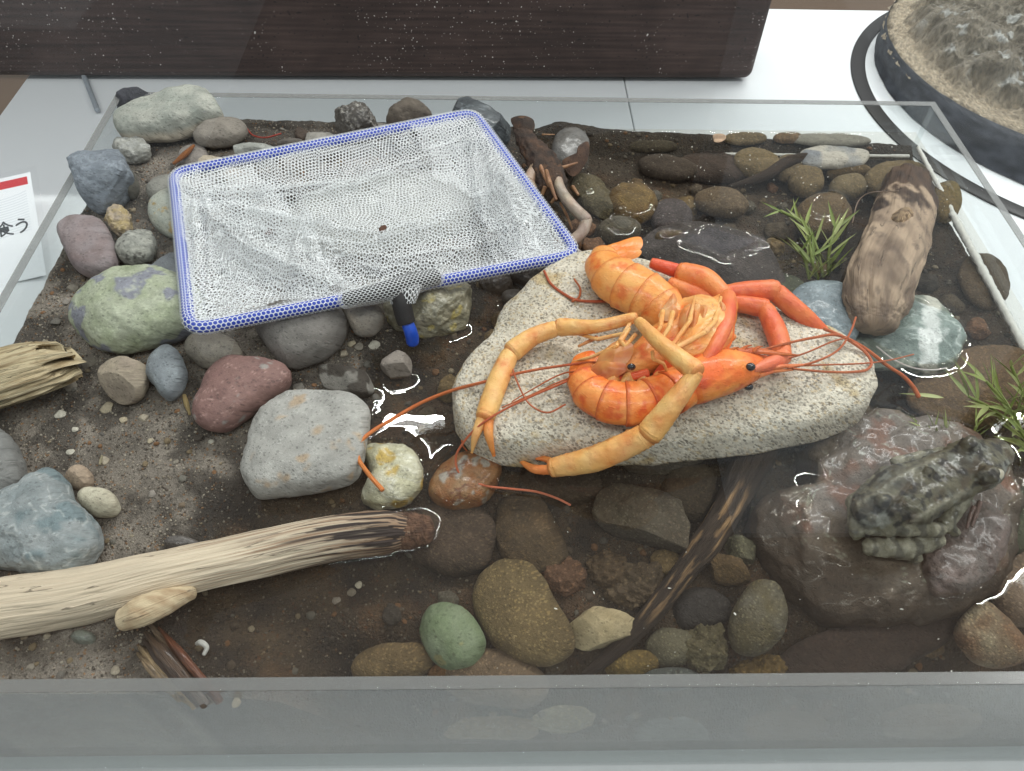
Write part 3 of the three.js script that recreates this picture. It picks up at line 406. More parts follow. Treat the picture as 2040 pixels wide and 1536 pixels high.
dry('tan angular pebble touching the blue-green stone', [[132, 966], [149, 929], [166, 924], [184, 940], [178, 966], [158, 979]], 0.104, 0.006, '#a28f7c', { facets: 5 });
dry('cream egg-shaped pebble right of the blue-green stone', [198, 1001, 41, 32, 20], 0.105, 0.007, '#b0a894', { t: { b: '#bdb6a2', f: 90 } });
dry('dark wet pebble sunk in sand behind the log', [362, 1085, 33, 18, 0], 0.1, 0.005, '#5c5754', { mat: M.wet });
dry('grey-green pebble peeping out beneath the log', [168, 1272, 25, 20, 0], 0.099, 0.005, '#73786f', { mat: M.wet });
dry('light oblong stone just behind the rear net bar', [506, 304, 54, 19, 3], 0.106, 0.006, '#9a9b95', { t: { b: '#868781', f: 60 }, facets: 4 });
dry('flat cream pebble under the rear net bar', [415, 324, 32, 14, -5], 0.103, 0.004, '#a39886', {});
dry('grey-brown stone carrying the orange splinter', [386, 313, 30, 25, -20], 0.103, 0.005, '#77706a', {});
dry('pale squarish stone near the middle of the rear wall', [[612, 262], [650, 259], [682, 288], [655, 305], [614, 300]], 0.106, 0.006, '#8f8b84', { facets: 4 });
dry('small dark stone left of the pale squarish stone', [582, 290, 29, 14, 0], 0.104, 0.005, '#5b554f', {});
dry('small dark brown knob against the rear wall', [601, 272, 14, 18, 0], 0.104, 0.005, '#43372e', { amp: 0.002 });
dry('round dark pitted rock standing at the rear wall', [[663, 242], [680, 215], [706, 207], [736, 217], [757, 246], [741, 271], [710, 285], [684, 276]], 0.115, 0.012, '#4b4641', { t: { b: '#5d5853', f: 130, bl: ['#8a857d', 180, 0.3] }, facets: 7, amp: 0.002, rough: 0.8, det: 24, mat: M.wet });
dry('brown pointed rock between the two dark rear rocks', [[770, 252], [790, 214], [815, 196], [836, 205], [859, 240], [850, 258], [800, 264]], 0.116, 0.012, '#544b42', { t: { b: '#62594f', f: 120 }, amp: 0.0012, rough: 0.4 });
dry('blue-black wet rock behind the right net corner', [[886, 224], [905, 199], [940, 196], [966, 214], [1000, 230], [1022, 262], [1010, 296], [960, 290], [910, 262]], 0.114, 0.013, '#383d42', { t: { b: '#4b5155', f: 70, v: ['#7d8488', 0.04, 60, 0.6] }, facets: 6, mat: M.wet, det: 24 });
dry('flat grey stone under the rear net bar', [745, 268, 52, 19, -8], 0.107, 0.006, '#7b7771', {});
dry('broad light grey stone beneath the middle of the net', [[560, 440], [640, 380], [770, 350], [900, 350], [950, 420], [900, 480], [760, 520], [640, 530], [570, 500]], 0.096, 0.012, '#96948e', { det: 26, t: { b: '#969590', f: 40 } });
dry('grey stone beneath the left half of the net', [[430, 470], [480, 420], [560, 430], [600, 500], [560, 560], [470, 570], [425, 530]], 0.098, 0.0095, '#827f7a', { det: 20 });
dry('darker grey stone beneath the right end of the net', [[930, 330], [990, 310], [1040, 370], [1050, 430], [990, 460], [940, 400]], 0.098, 0.009, '#66635e', { det: 20 });
dry('dark stone beneath the front of the net', [800, 525, 90, 30, -8], 0.100, 0.008, '#6c6863', {});
dry('dark wet stone right of the net corner', [1056, 542, 42, 30, -10], 0.098, 0.008, '#3d342c', { mat: M.wet, amp: 0.002 });
dry('little dark wet stone under the right net bar', [985, 566, 34, 20, 0], 0.097, 0.006, '#40352c', { mat: M.wet, amp: 0.002 });
dry('dark wet pebble touching the granite slab', [1022, 592, 24, 16, 0], 0.097, 0.005, '#423a33', { mat: M.wet });
dry('rounded grey rock standing wet against the rear wall', [[1098, 304], [1113, 266], [1150, 257], [1172, 280], [1167, 322], [1130, 346], [1104, 332]], 0.1, 0.011, '#6c6a68', { t: { b: '#595550', side: ['#4a3c31', -0.001, 0.002] }, mat: M.wet });

// ----- standing out of the water -----
S('cream and yellow quartz lump lapped by water beside pale grey stone', [[717, 992], [739, 952], [735, 928], [724, 900], [760, 886], [806, 893], [841, 930], [839, 970], [816, 1000], [780, 1014], [738, 1013]], 0.094, 0.010, '#b0ab8e', { group: G3, t: { b: '#bdb9a4', f: 55, bl: ['#b59a52', 50, 0.2, 0.2], v: ['#cfccbd', 0.06, 40, 0.5] }, mat: M.wet, det: 24, amp: 0.0016 });
S('rusty orange stone lapped by water left of the granite', [[854, 985], [869, 940], [900, 915], [950, 903], [995, 915], [999, 945], [976, 990], [940, 1011], [893, 1014]], 0.0915, 0.010, '#7d4a20', { group: G3, t: { b: '#8a6a48', f: 70, bl: ['#8d857a', 60, 0.22], v: ['#5c2c12', 0.06, 50, 0.7] }, mat: M.wet, det: 24, gain: 1.3 });
const SLAB = 0.105;
stone({ name: 'granite_slab', label: 'big speckled granite slab carrying the orange prawns', group: G3, mat: M.granite, det: 52, sq: 4, y: SLAB, c: 0.0190, amp: 0.0016, fr: 26, rough: 0.12, gain: 1.12,
  poly: [[902, 800], [922, 738], [972, 692], [998, 632], [1056, 575], [1165, 520], [1300, 540], [1450, 605], [1580, 655], [1685, 700], [1738, 762], [1734, 815], [1692, 846], [1600, 874], [1500, 890], [1400, 904], [1300, 910], [1150, 911], [1000, 908], [945, 890], [911, 852]],
  tone: tones({ a: '#e6e0d4', b: '#d2cabb', f: 22, bl: ['#cbb893', 26, 0.25, 0.2] }) });
const frogTone = (() => { const base = tones({ a: '#6f5b55', b: '#7d6a63', f: 42, v: ['#9aa095', 0.035, 24, 0.8], bl: ['#5d3a2c', 26, 0.18, 0.2], s: 12 }); return base; })();
S('large maroon-brown rock, half submerged, under the frog', [[1495, 1062], [1508, 1010], [1556, 984], [1606, 976], [1598, 912], [1640, 868], [1720, 840], [1792, 842], [1880, 868], [1960, 918], [2012, 990], [2015, 1080], [1997, 1160], [1960, 1202], [1900, 1232], [1800, 1245], [1720, 1246], [1650, 1227], [1598, 1190], [1538, 1132]], 0.0825, 0.0165, '#5e544c', { name: 'rock', group: G3, det: 52, sq: 3.4, mat: M.rock, amp: 0.0030, fr: 30, rough: 0.12, tilt: [0.05, -0.06], t: { b: '#6c6259', f: 42, v: ['#9b9f93', 0.016, 22, 0.7], bl: ['#6b4c3c', 26, 0.16, 0.2], s: 12, side: ['#392d22', 0.0112, 0.0022] } });
S('glossy maroon lump of rock beside the frog, nearest the front', [[1832, 1130], [1842, 1075], [1880, 1040], [1960, 1000], [2002, 1040], [1992, 1120], [1955, 1170], [1900, 1196], [1850, 1180]], 0.0945, 0.010, '#544b45', { name: 'rock', group: G3, det: 30, mat: M.wet, amp: 0.0018, fr: 45, rough: 0.1, t: { b: '#6b5a54', bl: ['#463730', 50, 0.2] } });
S('blue-grey rounded stone between granite slab and driftwood', [[1553, 642], [1574, 582], [1620, 560], [1668, 565], [1694, 592], [1712, 640], [1700, 692], [1650, 708], [1590, 694]], 0.0965, 0.012, '#6b777d', { group: G3, det: 26, mat: M.wet, t: { b: '#7f8a8f', f: 40, v: ['#aab4b8', 0.03, 50, 0.6] } });
S('green-grey stone with a broad white band below the driftwood', [[1686, 694], [1750, 640], [1800, 595], [1860, 588], [1902, 618], [1922, 662], [1896, 738], [1840, 748], [1760, 735], [1700, 724]], 0.0915, 0.012, '#77857f', { group: G3, det: 28, mat: M.wet, facets: 5, t: { b: '#5f6d68', f: 50, v: ['#aeb8b2', 0.07, 45, 0.6], band: ['#c9cdca', 0.9, 0.35, 0.010, 0.0055] } });

// ----- under water -----
sub('dark brown stone beneath the broken log end', [[800, 1075], [850, 1010], [930, 1000], [982, 1040], [986, 1095], [960, 1135], [900, 1150], [835, 1120]], 0.083, 0.008, '#4a3f37', { t: { b: '#3f362f' } });
sub('brown speckled stone right of the log end', [[988, 1062], [1000, 1000], [1060, 984], [1102, 1030], [1142, 1096], [1115, 1122], [1060, 1142], [1008, 1116]], 0.084, 0.009, '#5b4c3a', { t: { b: '#4c4134' }, facets: 4 });
sub('dark stone under the granite slab front', [1115, 968, 82, 46, 0], 0.079, 0.009, '#3f3730');
sub('charcoal angular stone in front of the granite slab', [[1180, 1022], [1200, 970], [1245, 957], [1332, 975], [1374, 1010], [1371, 1070], [1360, 1120], [1320, 1106], [1268, 1086], [1222, 1066]], 0.085, 0.010, '#555149', { t: { b: '#4b443c' }, facets: 6, det: 24 });
sub('dark brown stone between charcoal stone and stick', [1372, 985, 56, 62, 0], 0.076, 0.009, '#423a30');
sub('pale ribbed stone in the shade of the granite', [1320, 920, 78, 27, 0], 0.081, 0.009, '#6d685d');
sub('large khaki egg-shaped stone at the tank front', [[943, 1182], [960, 1140], [1000, 1117], [1050, 1120], [1086, 1160], [1111, 1210], [1142, 1266], [1140, 1300], [1100, 1327], [1040, 1320], [984, 1286], [954, 1236]], 0.081, 0.011, '#6f6248', { det: 26, t: { b: '#665a43', f: 40 }, amp: 0.0006 });
sub('jade green stone left of the khaki egg', [[837, 1252], [854, 1212], [890, 1202], [930, 1219], [961, 1262], [967, 1290], [941, 1326], [895, 1332], [859, 1312]], 0.083, 0.0095, '#6f8266', { det: 24, mat: M.smooth, gain: 1.15, t: { b: '#80907a', f: 60, bl: ['#8a8a62', 60, 0.3] } });
sub('cream angular stone right of the khaki egg', [[1120, 1242], [1160, 1216], [1240, 1211], [1276, 1255], [1250, 1277], [1200, 1297], [1144, 1287]], 0.081, 0.008, '#a09477', { facets: 5, mat: M.stone, gain: 1.15, t: { b: '#b3a78a', f: 70 } });
sub('reddish pitted stone above the cream angular stone', [1122, 1150, 42, 42, 0], 0.078, 0.007, '#5d4638', { amp: 0.002, rough: 0.7 });
sub('brown rubble stone beside the reddish pitted stone', [1205, 1135, 48, 40, 10], 0.076, 0.008, '#4f4233', { amp: 0.003, rough: 0.6 });
sub('brown rubble stone left of the stick', [1265, 1168, 58, 44, -15], 0.076, 0.008, '#52473a', { amp: 0.003, rough: 0.6 });
sub('flat taupe stone near the bark at the tank front', [780, 1322, 84, 40, -8], 0.077, 0.008, '#64563f');
sub('broad taupe stone against the front wall', [980, 1352, 118, 54, 12], 0.073, 0.010, '#67594b', { det: 22 });
sub('small rust-brown stone beneath the jade stone', [880, 1345, 30, 24, 0], 0.074, 0.006, '#6a4d30');
sub('grey-green upright stone in front of the frog rock', [[1452, 1242], [1474, 1190], [1510, 1154], [1546, 1164], [1566, 1230], [1551, 1282], [1500, 1310], [1463, 1291]], 0.083, 0.011, '#56513f', { det: 22, t: { b: '#63625a', f: 50 } });
sub('olive wedge stone right of the stick', [[1398, 1122], [1430, 1098], [1470, 1110], [1502, 1148], [1490, 1164], [1430, 1160]], 0.08, 0.007, '#544530', { facets: 4 });
sub('blue-black stone right of the stick', [1396, 1216, 62, 46, 0], 0.072, 0.007, '#2d2c2e');
sub('grey grainy stone below the blue-black stone', [1335, 1292, 52, 40, 0], 0.074, 0.007, '#59574a');
sub('yellow-brown stone beside the lower stick end', [1262, 1325, 56, 27, -8], 0.073, 0.006, '#62532f');
sub('pebbly grey lump at the tank front', [1402, 1292, 40, 46, 0], 0.075, 0.007, '#55513f', { amp: 0.003, rough: 0.8 });
sub('bluish flat stone touching the front wall', [1335, 1352, 56, 24, 0], 0.072, 0.006, '#4d5456');
sub('yellow-brown gravelly stone at the front wall', [1512, 1338, 62, 28, 0], 0.073, 0.006, '#5a4a2a', { amp: 0.003, rough: 0.8 });
sub('very dark flat slab in the front right corner', [[1540, 1330], [1600, 1275], [1750, 1235], [1892, 1232], [1897, 1268], [1830, 1312], [1750, 1362], [1650, 1392], [1570, 1380]], 0.074, 0.008, '#2e2522', { det: 24, gain: 1.1, t: { b: '#382c28' } });
sub('tan and pink stone by the right end of the front wall', [[1903, 1262], [1924, 1214], [1960, 1198], [2022, 1258], [2050, 1312], [2010, 1334], [1948, 1318]], 0.082, 0.009, '#6e5746', { t: { b: '#8a8272', f: 50 }, det: 22 });
sub('grey-tan round stone cut by the right picture edge', [2046, 1175, 64, 82, 0], 0.082, 0.010, '#77695e', { det: 22 });
sub('dark green-grey stone behind the frog rock on the right', [2050, 1040, 60, 75, 0], 0.08, 0.009, '#4d5447');
sub('flat brown slab between banded stone and reeds', [[1888, 706], [1960, 690], [2040, 700], [2075, 800], [1985, 852], [1850, 836], [1806, 792]], 0.084, 0.007, '#5c4c3c', { det: 24, t: { b: '#6a5845' } });
sub('olive wedge stone near the crayfish shell', [[1138, 362], [1168, 338], [1192, 350], [1231, 425], [1215, 437], [1168, 416]], 0.089, 0.007, '#5a5546', { facets: 4 });
sub('golden brown oval stone behind the prawn tail', [1260, 406, 49, 40, 22], 0.089, 0.009, '#6d5a37', { t: { b: '#5c4a30' } });
sub('dull grey round stone just behind the prawn tail', [1233, 459, 43, 28, 0], 0.089, 0.008, '#514d44');
sub('violet-grey stone right of the golden brown one', [1338, 432, 42, 36, 20], 0.086, 0.007, '#4c474b');
sub('taupe stone in the middle of the rear pool', [1438, 405, 56, 29, 14], 0.086, 0.008, '#5f5345');
sub('dark slate slab behind the prawns', [[1268, 482], [1350, 445], [1450, 455], [1562, 502], [1602, 542], [1562, 582], [1480, 592], [1400, 548], [1300, 532]], 0.089, 0.008, '#403d40', { det: 24, facets: 5, t: { b: '#4e4a4c' } });
sub('brownish small stone on the slate slab edge', [1335, 475, 30, 17, 0], 0.09, 0.006, '#5c4f39');
sub('greenish flat slab under the green plant', [1540, 590, 80, 46, 10], 0.084, 0.006, '#4c5248');
sub('brown rounded stone behind the green plant', [1640, 432, 56, 48, 10], 0.087, 0.010, '#5b4d3b', { det: 20 });
sub('tan stone at the rear wall, leftmost of the rear row', [1485, 276, 42, 14, 0], 0.0915, 0.0035, '#6d614c');
sub('pinkish tan stone at the rear wall', [1572, 275, 32, 12, 0], 0.0915, 0.0035, '#715f4c');
sub('long whitish stone at the rear wall', [1652, 279, 84, 14, 3], 0.0915, 0.0035, '#8b8a84', { mat: M.stone, gain: 1.15 });
sub('blue-white two-toned stone near the rear wall', [[1592, 306], [1620, 290], [1680, 294], [1728, 304], [1722, 328], [1660, 338], [1605, 330]], 0.090, 0.005, '#818893', { mat: M.stone, gain: 1.15, t: { b: '#a9aaa8', f: 30, bl: ['#b5b4b0', 24, 0.1] } });
sub('khaki stone in the rear pool, pointed to the left', [1506, 326, 50, 28, 20], 0.0865, 0.008, '#6b5f48');
sub('khaki stone behind the sunken twig', [1575, 335, 36, 28, 0], 0.083, 0.007, '#665b48');
sub('khaki stone in front of the sunken twig', [1606, 362, 36, 31, 30], 0.084, 0.008, '#6a5e48');
sub('long brown stone behind the driftwood', [1690, 344, 46, 20, 0], 0.083, 0.007, '#63543c');
sub('khaki pebble between twig and driftwood', [1688, 374, 38, 29, 0], 0.085, 0.008, '#6b614d');
sub('broad khaki stone behind the driftwood head', [1790, 362, 68, 42, 5], 0.083, 0.008, '#665a43');
sub('khaki stone between driftwood and right wall', [1884, 402, 30, 44, -8], 0.085, 0.008, '#6b5b3a');
sub('flat brown stone lying by the right sealant bead', [1960, 560, 46, 60, -30], 0.080, 0.005, '#4e4234');
sub('dark brown stone in the left of the rear pool', [1330, 335, 60, 24, 10], 0.085, 0.006, '#3d3631');
sub('dark brown flat stone in the rear pool', [1420, 335, 76, 30, 5], 0.082, 0.007, '#3a302b');
sub('grey-brown stone in the rear pool corner', [1300, 292, 50, 13, 0], 0.089, 0.004, '#4b463c');

// ----- smaller stones filling the gaps of the stream bed -----
{
  const kinds = [0, 1, 2, 3].map((i) => stoneGeo({ poly: i % 2 ? [[1000, 780], [1030, 770], [1058, 790], [1050, 822], [1014, 830], [992, 808]] : [1025, 800, 34, 25, 20], y: 0.1, c: 0.0055, det: 12, amp: 0.0016, facets: i ? 5 : 0, rough: 0.3, tone: () => [1, 1, 1], gain: 1 }));
  kinds.forEach((g) => { g.computeBoundingBox(); const c = g.boundingBox.getCenter(V()); g.translate(-c.x, -c.y, -c.z); });
  const hues = [['#5d4e3b', 'brown'], ['#4c443a', 'dark brown'], ['#6a5b42', 'khaki'], ['#55524c', 'grey'], ['#3c3835', 'blackish'], ['#6b5140', 'reddish brown'], ['#5a5a4c', 'olive grey']];
  const mats = hues.map(([h]) => { const m = M.silted.clone(); m.vertexColors = false; m.color = new THREE.Color(h).multiplyScalar(1.6); return m; }), taken = new Set(); let made = 0, tries = 0; const big = placed.slice();
  while (made < 62 && tries++ < 6000) {
    const x = rr(-0.09, 0.285), z = rr(0.045, 0.40), d = inland(x, z), R = rr(0.005, 0.0115); if (d > -0.012) continue; if (placed.some((q) => Math.hypot(q.x - x, q.z - z) < q.r * 0.72 + R * 0.7)) continue;
    const k = Math.floor(rnd() * hues.length), m = new THREE.Mesh(kinds[made % 4], mats[k]); m.position.set(x, ground(x, z, d) + R * 0.18, z); m.rotation.y = rr(0, 6); m.scale.set(R / 0.0105, R / 0.0105 * rr(0.8, 1.2), R / 0.0105);
    let best = null, bd = 9; for (const q of big) { const e = Math.hypot(q.x - x, q.z - z) - q.r; if (e < bd) { bd = e; best = q; } }
    const side = Math.abs(x - best.x) > Math.abs(z - best.z) ? (x > best.x ? 'right of' : 'left of') : (z > best.z ? 'in front of' : 'behind'); let l = `${R > 0.0085 ? 'medium' : 'small'} ${hues[k][1]} sunken stone ${side} the ${best.s}`, w = 0; while (taken.has(l)) l = `${['another', 'third', 'fourth', 'fifth', 'sixth'][w++]} ${R > 0.0085 ? 'medium' : 'small'} ${hues[k][1]} sunken stone ${side} the ${best.s}`; taken.add(l);
    top(m, 'stone', l, 'stone', 'small stones of the sunken bed'); placed.push({ x, z, r: R, s: 'sunken stone' }); made++;
  }
  placed.length = big.length;
}
// ----- stones lying against the front wall, seen through it -----
for (const [a, b, rx, ry, hex, label] of [[972, 1462, 100, 30, '#7a6c58', 'tan stone lying low behind the front wall, near its middle'], [1335, 1468, 80, 34, '#5f6260', 'blue-grey stone lying low behind the front wall below the stick'], [1120, 1425, 70, 22, '#8a8068', 'pale stone lying high behind the front wall'], [1560, 1450, 95, 36, '#57493c', 'brown stone lying low behind the front wall, right of centre'], [1850, 1440, 110, 40, '#615347', 'brown stone lying low behind the front wall near its right end'], [1710, 1480, 60, 24, '#4a453f', 'dark stone lying deep behind the front wall'], [800, 1480, 70, 24, '#5a5045', 'dark taupe stone lying deep behind the front wall'], [560, 1450, 46, 26, '#6b655d', 'grey stone lying low behind the front wall, left of centre'], [1190, 1496, 66, 20, '#54493a', 'olive stone lying deep behind the front wall']]) {
  let p; for (let y = 0.09; y > 0.012; y -= 0.001) { p = P(a, b, y); if (p.z < 0.4185 && ground(p.x, p.z) > y) break; }
  const k = pxm(p), w = rx * k, h = Math.max(0.007, Math.min(0.014, ry * k * 1.1)), g = sphere(14).clone(), q = g.attributes.position.array, n = q.length / 3, col = new Float32Array(n * 3), uv = new Float32Array(n * 2), tn2 = tones({ a: hex });
  for (let i = 0; i < n; i++) { const f = 1 + 0.1 * fbm(q[i * 3] * 1.5 + a, q[i * 3 + 1] * 1.5, q[i * 3 + 2] * 1.5, 3); q[i * 3] = p.x + q[i * 3] * w * f; const zz = q[i * 3 + 2]; q[i * 3 + 1] = p.y + (q[i * 3 + 1] * 0.8 - zz * 0.6) * h * f; q[i * 3 + 2] = Math.min(0.4192, p.z - 0.002 + zz * 0.009 * f); col.set(mul3(tn2(q[i * 3], q[i * 3 + 1], q[i * 3 + 2]), 1.6), i * 3); uv[i * 2] = q[i * 3]; uv[i * 2 + 1] = q[i * 3 + 1] - q[i * 3 + 2]; }
  g.setAttribute('color', new THREE.BufferAttribute(col, 3)); g.setAttribute('uv', new THREE.BufferAttribute(uv, 2)); g.computeVertexNormals(); top(new THREE.Mesh(g, M.silted), 'stone', label, 'stone', G2);
}
// ----- pebbles -----
{
  const kinds = [0, 1, 2].map(() => stoneGeo({ poly: [1000, 800, 20, 16, 0], y: 0.1, c: 0.0022, det: 6, amp: 0.0012, facets: 4, tone: () => [1, 1, 1], gain: 1 }));
  kinds.forEach((g) => { g.computeBoundingBox(); const c = g.boundingBox.getCenter(V()); g.translate(-c.x, -c.y, -c.z); });
  const hues = ['#a79c8a', '#8a8276', '#6f6a63', '#b3a68e', '#57524d', '#928a82', '#c2bcae', '#7a6a58'];
  const mats = hues.map((h) => new THREE.MeshStandardMaterial({ color: h, map: texAt(T.grain, 22), roughness: 0.8 }));
  const names = ['beige', 'grey', 'dark grey', 'tan', 'blackish', 'mid-grey', 'whitish', 'brown'], sizes = (s) => s > 0.75 ? 'larger' : s > 0.48 ? 'small' : 'tiny', taken = new Set();
  const list = [[212, 812, 0.9, 3], [285, 832, 0.6, 0], [120, 826, 0.7, 6], [140, 768, 0.9, 1], [176, 722, 1, 1], [150, 735, 0.6, 4], [372, 640, 0.5, 2], [745, 688, 0.8, 6], [716, 690, 0.7, 1], [700, 684, 0.6, 3], [684, 704, 0.6, 0], [594, 772, 0.8, 2], [566, 690, 0.4, 5], [208, 918, 0.6, 0], [140, 900, 0.5, 6], [302, 984, 0.5, 5], [362, 1006, 0.4, 7], [300, 878, 0.4, 3], [112, 640, 0.7, 2], [146, 572, 0.8, 1], [132, 600, 0.6, 5], [100, 690, 0.5, 2], [270, 486, 0.4, 1], [330, 452, 0.4, 7], [344, 470, 0.5, 2], [470, 640, 0.5, 2], [500, 748, 0.4, 0], [246, 836, 0.5, 3], [150, 855, 0.4, 6], [350, 920, 0.35, 1], [420, 880, 0.35, 6], [700, 1180, 0.5, 1], [715, 1165, 0.45, 6], [670, 1195, 0.5, 5], [690, 1250, 0.5, 2], [740, 1235, 0.5, 1], [752, 1280, 0.5, 6], [830, 1240, 0.6, 7], [660, 1290, 0.6, 4], [690, 1210, 0.45, 7], [1440, 275, 0.8, 3], [1250, 1010, 0.5, 7], [1290, 1250, 0.4, 3], [1420, 1240, 0.5, 1], [470, 1400, 0.5, 0], [60, 1330, 0.4, 1], [120, 1345, 0.4, 2], [230, 1335, 0.5, 0]];
  list.forEach(([a, b, s, k], i) => { let p = P(a, b, 0.098); p = P(a, b, ground(p.x, p.z) + 0.0008 * s); const m = new THREE.Mesh(kinds[i % 3], mats[k]); m.position.copy(p); m.rotation.y = i * 1.3; m.scale.setScalar(s * 0.8); let best = null, bd = 9; for (const q of placed) { const d = Math.hypot(q.x - p.x, q.z - p.z); if (d < bd) { bd = d; best = q; } }
    const side = Math.abs(p.x - best.x) > Math.abs(p.z - best.z) ? (p.x > best.x ? 'right of' : 'left of') : (p.z > best.z ? 'in front of' : 'behind'); let l = `${sizes(s)} ${names[k]} pebble just ${side} the ${best.s}`, w = 0; while (taken.has(l)) { l = `${['another', 'third', 'fourth', 'fifth', 'sixth', 'seventh'][w++]} ${sizes(s)} ${names[k]} pebble ${side} the ${best.s}`; } taken.add(l);
    top(m, 'pebble', l, 'pebble', 'loose pebbles on the sand'); });
}
// ---------- driftwood ----------
M.wood = new THREE.MeshStandardMaterial({ vertexColors: true, map: texAt(T.wood, 4.5, 8), bumpMap: texAt(T.woodBump, 4.5, 8), bumpScale: 0.0006, roughness: 0.8 });
M.rawWood = new THREE.MeshStandardMaterial({ vertexColors: true, map: texAt(T.wood, 12, 16), bumpMap: texAt(T.woodBump, 12, 16), bumpScale: 0.0016, roughness: 0.85 });
M.burl = new THREE.MeshStandardMaterial({ vertexColors: true, map: texAt(T.wood, 5, 6), bumpMap: texAt(T.woodBump, 5, 6), bumpScale: 0.0007, roughness: 0.85 });
M.wetWood = new THREE.MeshPhysicalMaterial({ vertexColors: true, map: texAt(T.wood, 10, 14), bumpMap: texAt(T.woodBump, 10, 14), bumpScale: 0.0015, roughness: 0.6, clearcoat: 0.5, clearcoatRoughness: 0.2 });
{
  const g = thing('driftwood_log', 'long bleached driftwood log with a knot, its broken end in the water', 'driftwood');
  const cream = lin('#d8cab4'), tan = lin('#ad967e'), brown = lin('#7b5a41'), black = lin('#241c1d');
  const tone = (t, a, q) => { const s = fbm(t * 3, Math.cos(a) * 9, Math.sin(a) * 9, 4), w = sst(t + 0.3 * s, 0.5, 0.86); let c = mix3(cream, tan, clamp(0.25 + s * 0.9, 0, 1) * (0.35 + w)); c = mix3(c, brown, w * 0.75);
    const st = 0.65 * N3(t * 3.2, Math.cos(a) * 5, Math.sin(a) * 5) + 0.45 * N3(t * 5, Math.cos(a) * 12, Math.sin(a) * 12), wet = sst(WATER + 0.006 - q.y + 0.006 * s, -0.002, 0.006); c = mix3(c, black, 0.94 * sst(st + w * 0.4 - 0.02, 0.26, 0.38) * sst(t, 0.5, 0.74)); c = mix3(c, mix3(brown, black, 0.55), wet * 0.85); return c; };
  const geo = sweep(pathOf([[-70, 1228, 0.110, 64, 60], [0, 1212, 0.110, 61], [160, 1186, 0.109, 56], [320, 1148, 0.108, 50], [480, 1112, 0.106, 47], [640, 1076, 0.103, 46], [770, 1060, 0.0995, 43], [812, 1058, 0.098, 33]]), { n: 220, k: 150, girth: 0.11, cap1: 0.5, tone, radial: (t, a) => 1 - 0.035 * (1 - sst(Math.abs(N3(t * 2.2 + 4, Math.cos(a) * 6, Math.sin(a) * 6)), 0, 0.07)) * sst(N3(t * 3 + 9, Math.cos(a) * 3, Math.sin(a) * 3), 0.0, 0.3) + 0.09 * fbm(t * 4, Math.cos(a) * 1.5, Math.sin(a) * 1.5, 3) + 0.05 * Math.min(0, N3(t * 6, Math.cos(a) * 9, Math.sin(a) * 9) + 0.35) * sst(t, 0.3, 0.8) });
  crossings(geo); part(g, 'trunk', geo, M.wood);
  const tip = sweep(pathOf([[785, 1060, 0.0985, 38, 34], [822, 1057, 0.098, 36, 32], [850, 1056, 0.0975, 29, 26]]), { n: 40, k: 48, girth: 0.08, tone: (t, a, q) => mix3(lin('#80604c'), lin('#4a352b'), clamp(0.5 + fbm(q.x * 220, q.y * 220, q.z * 220, 3), 0, 1)), radial: (t, a, c) => 1 + 0.16 * fbm(t * 9, Math.cos(a) * 5, Math.sin(a) * 5, 3) });
  crossings(tip); part(g, 'broken_end', tip, M.rawWood, 'dark rotten broken end');
  part(g, 'knot', sweep(pathOf([[380, 1180, 0.108, 16], [325, 1200, 0.114, 28, 24], [282, 1218, 0.115, 31, 27], [246, 1234, 0.112, 24, 20]]), { n: 36, k: 40, girth: 0.09, tone: (t, a, q) => mix3(lin('#d6c4a4'), lin('#ab9070'), clamp(0.45 + fbm(q.x * 70, q.y * 70, q.z * 170, 4) * 1.2 - 0.3 * t, 0, 1)), radial: (t, a) => 1 + 0.08 * fbm(t * 4, Math.cos(a) * 2, Math.sin(a) * 2, 3) }), M.wood, 'rounded stub of a cut branch');
}
{
  const geo = sweep(pathOf([[-80, 778, 0.118, 58, 46], [-10, 758, 0.118, 66, 46], [60, 735, 0.117, 66, 42], [100, 724, 0.115, 58, 36], [128, 716, 0.113, 46, 28]]), { n: 90, k: 90, girth: 0.13, cap1: 0.1, move: (q, t, a, side, nv) => { const e = sst(t, 0.55, 1); q.x += e * 0.016 * N3(Math.cos(a) * 2.6, Math.sin(a) * 2.6, 3) - e * 0.004; }, tone: (t, a, q) => { const s = fbm(t * 2, Math.cos(a) * 8, Math.sin(a) * 8, 4); return mix3(lin('#cdbf9f'), lin('#94805f'), clamp(0.35 + s * 1.5, 0, 1)); }, radial: (t, a) => 1 + 0.10 * N3(t * 1.2, Math.cos(a) * 7, Math.sin(a) * 7) + 0.14 * sst(t, 0.6, 1) * fbm(t * 3, Math.cos(a) * 5, Math.sin(a) * 5, 2) });
  top(new THREE.Mesh(geo, M.rawWood), 'wood_chunk', 'splintered straw-coloured wood chunk at the left picture edge', 'driftwood');
}
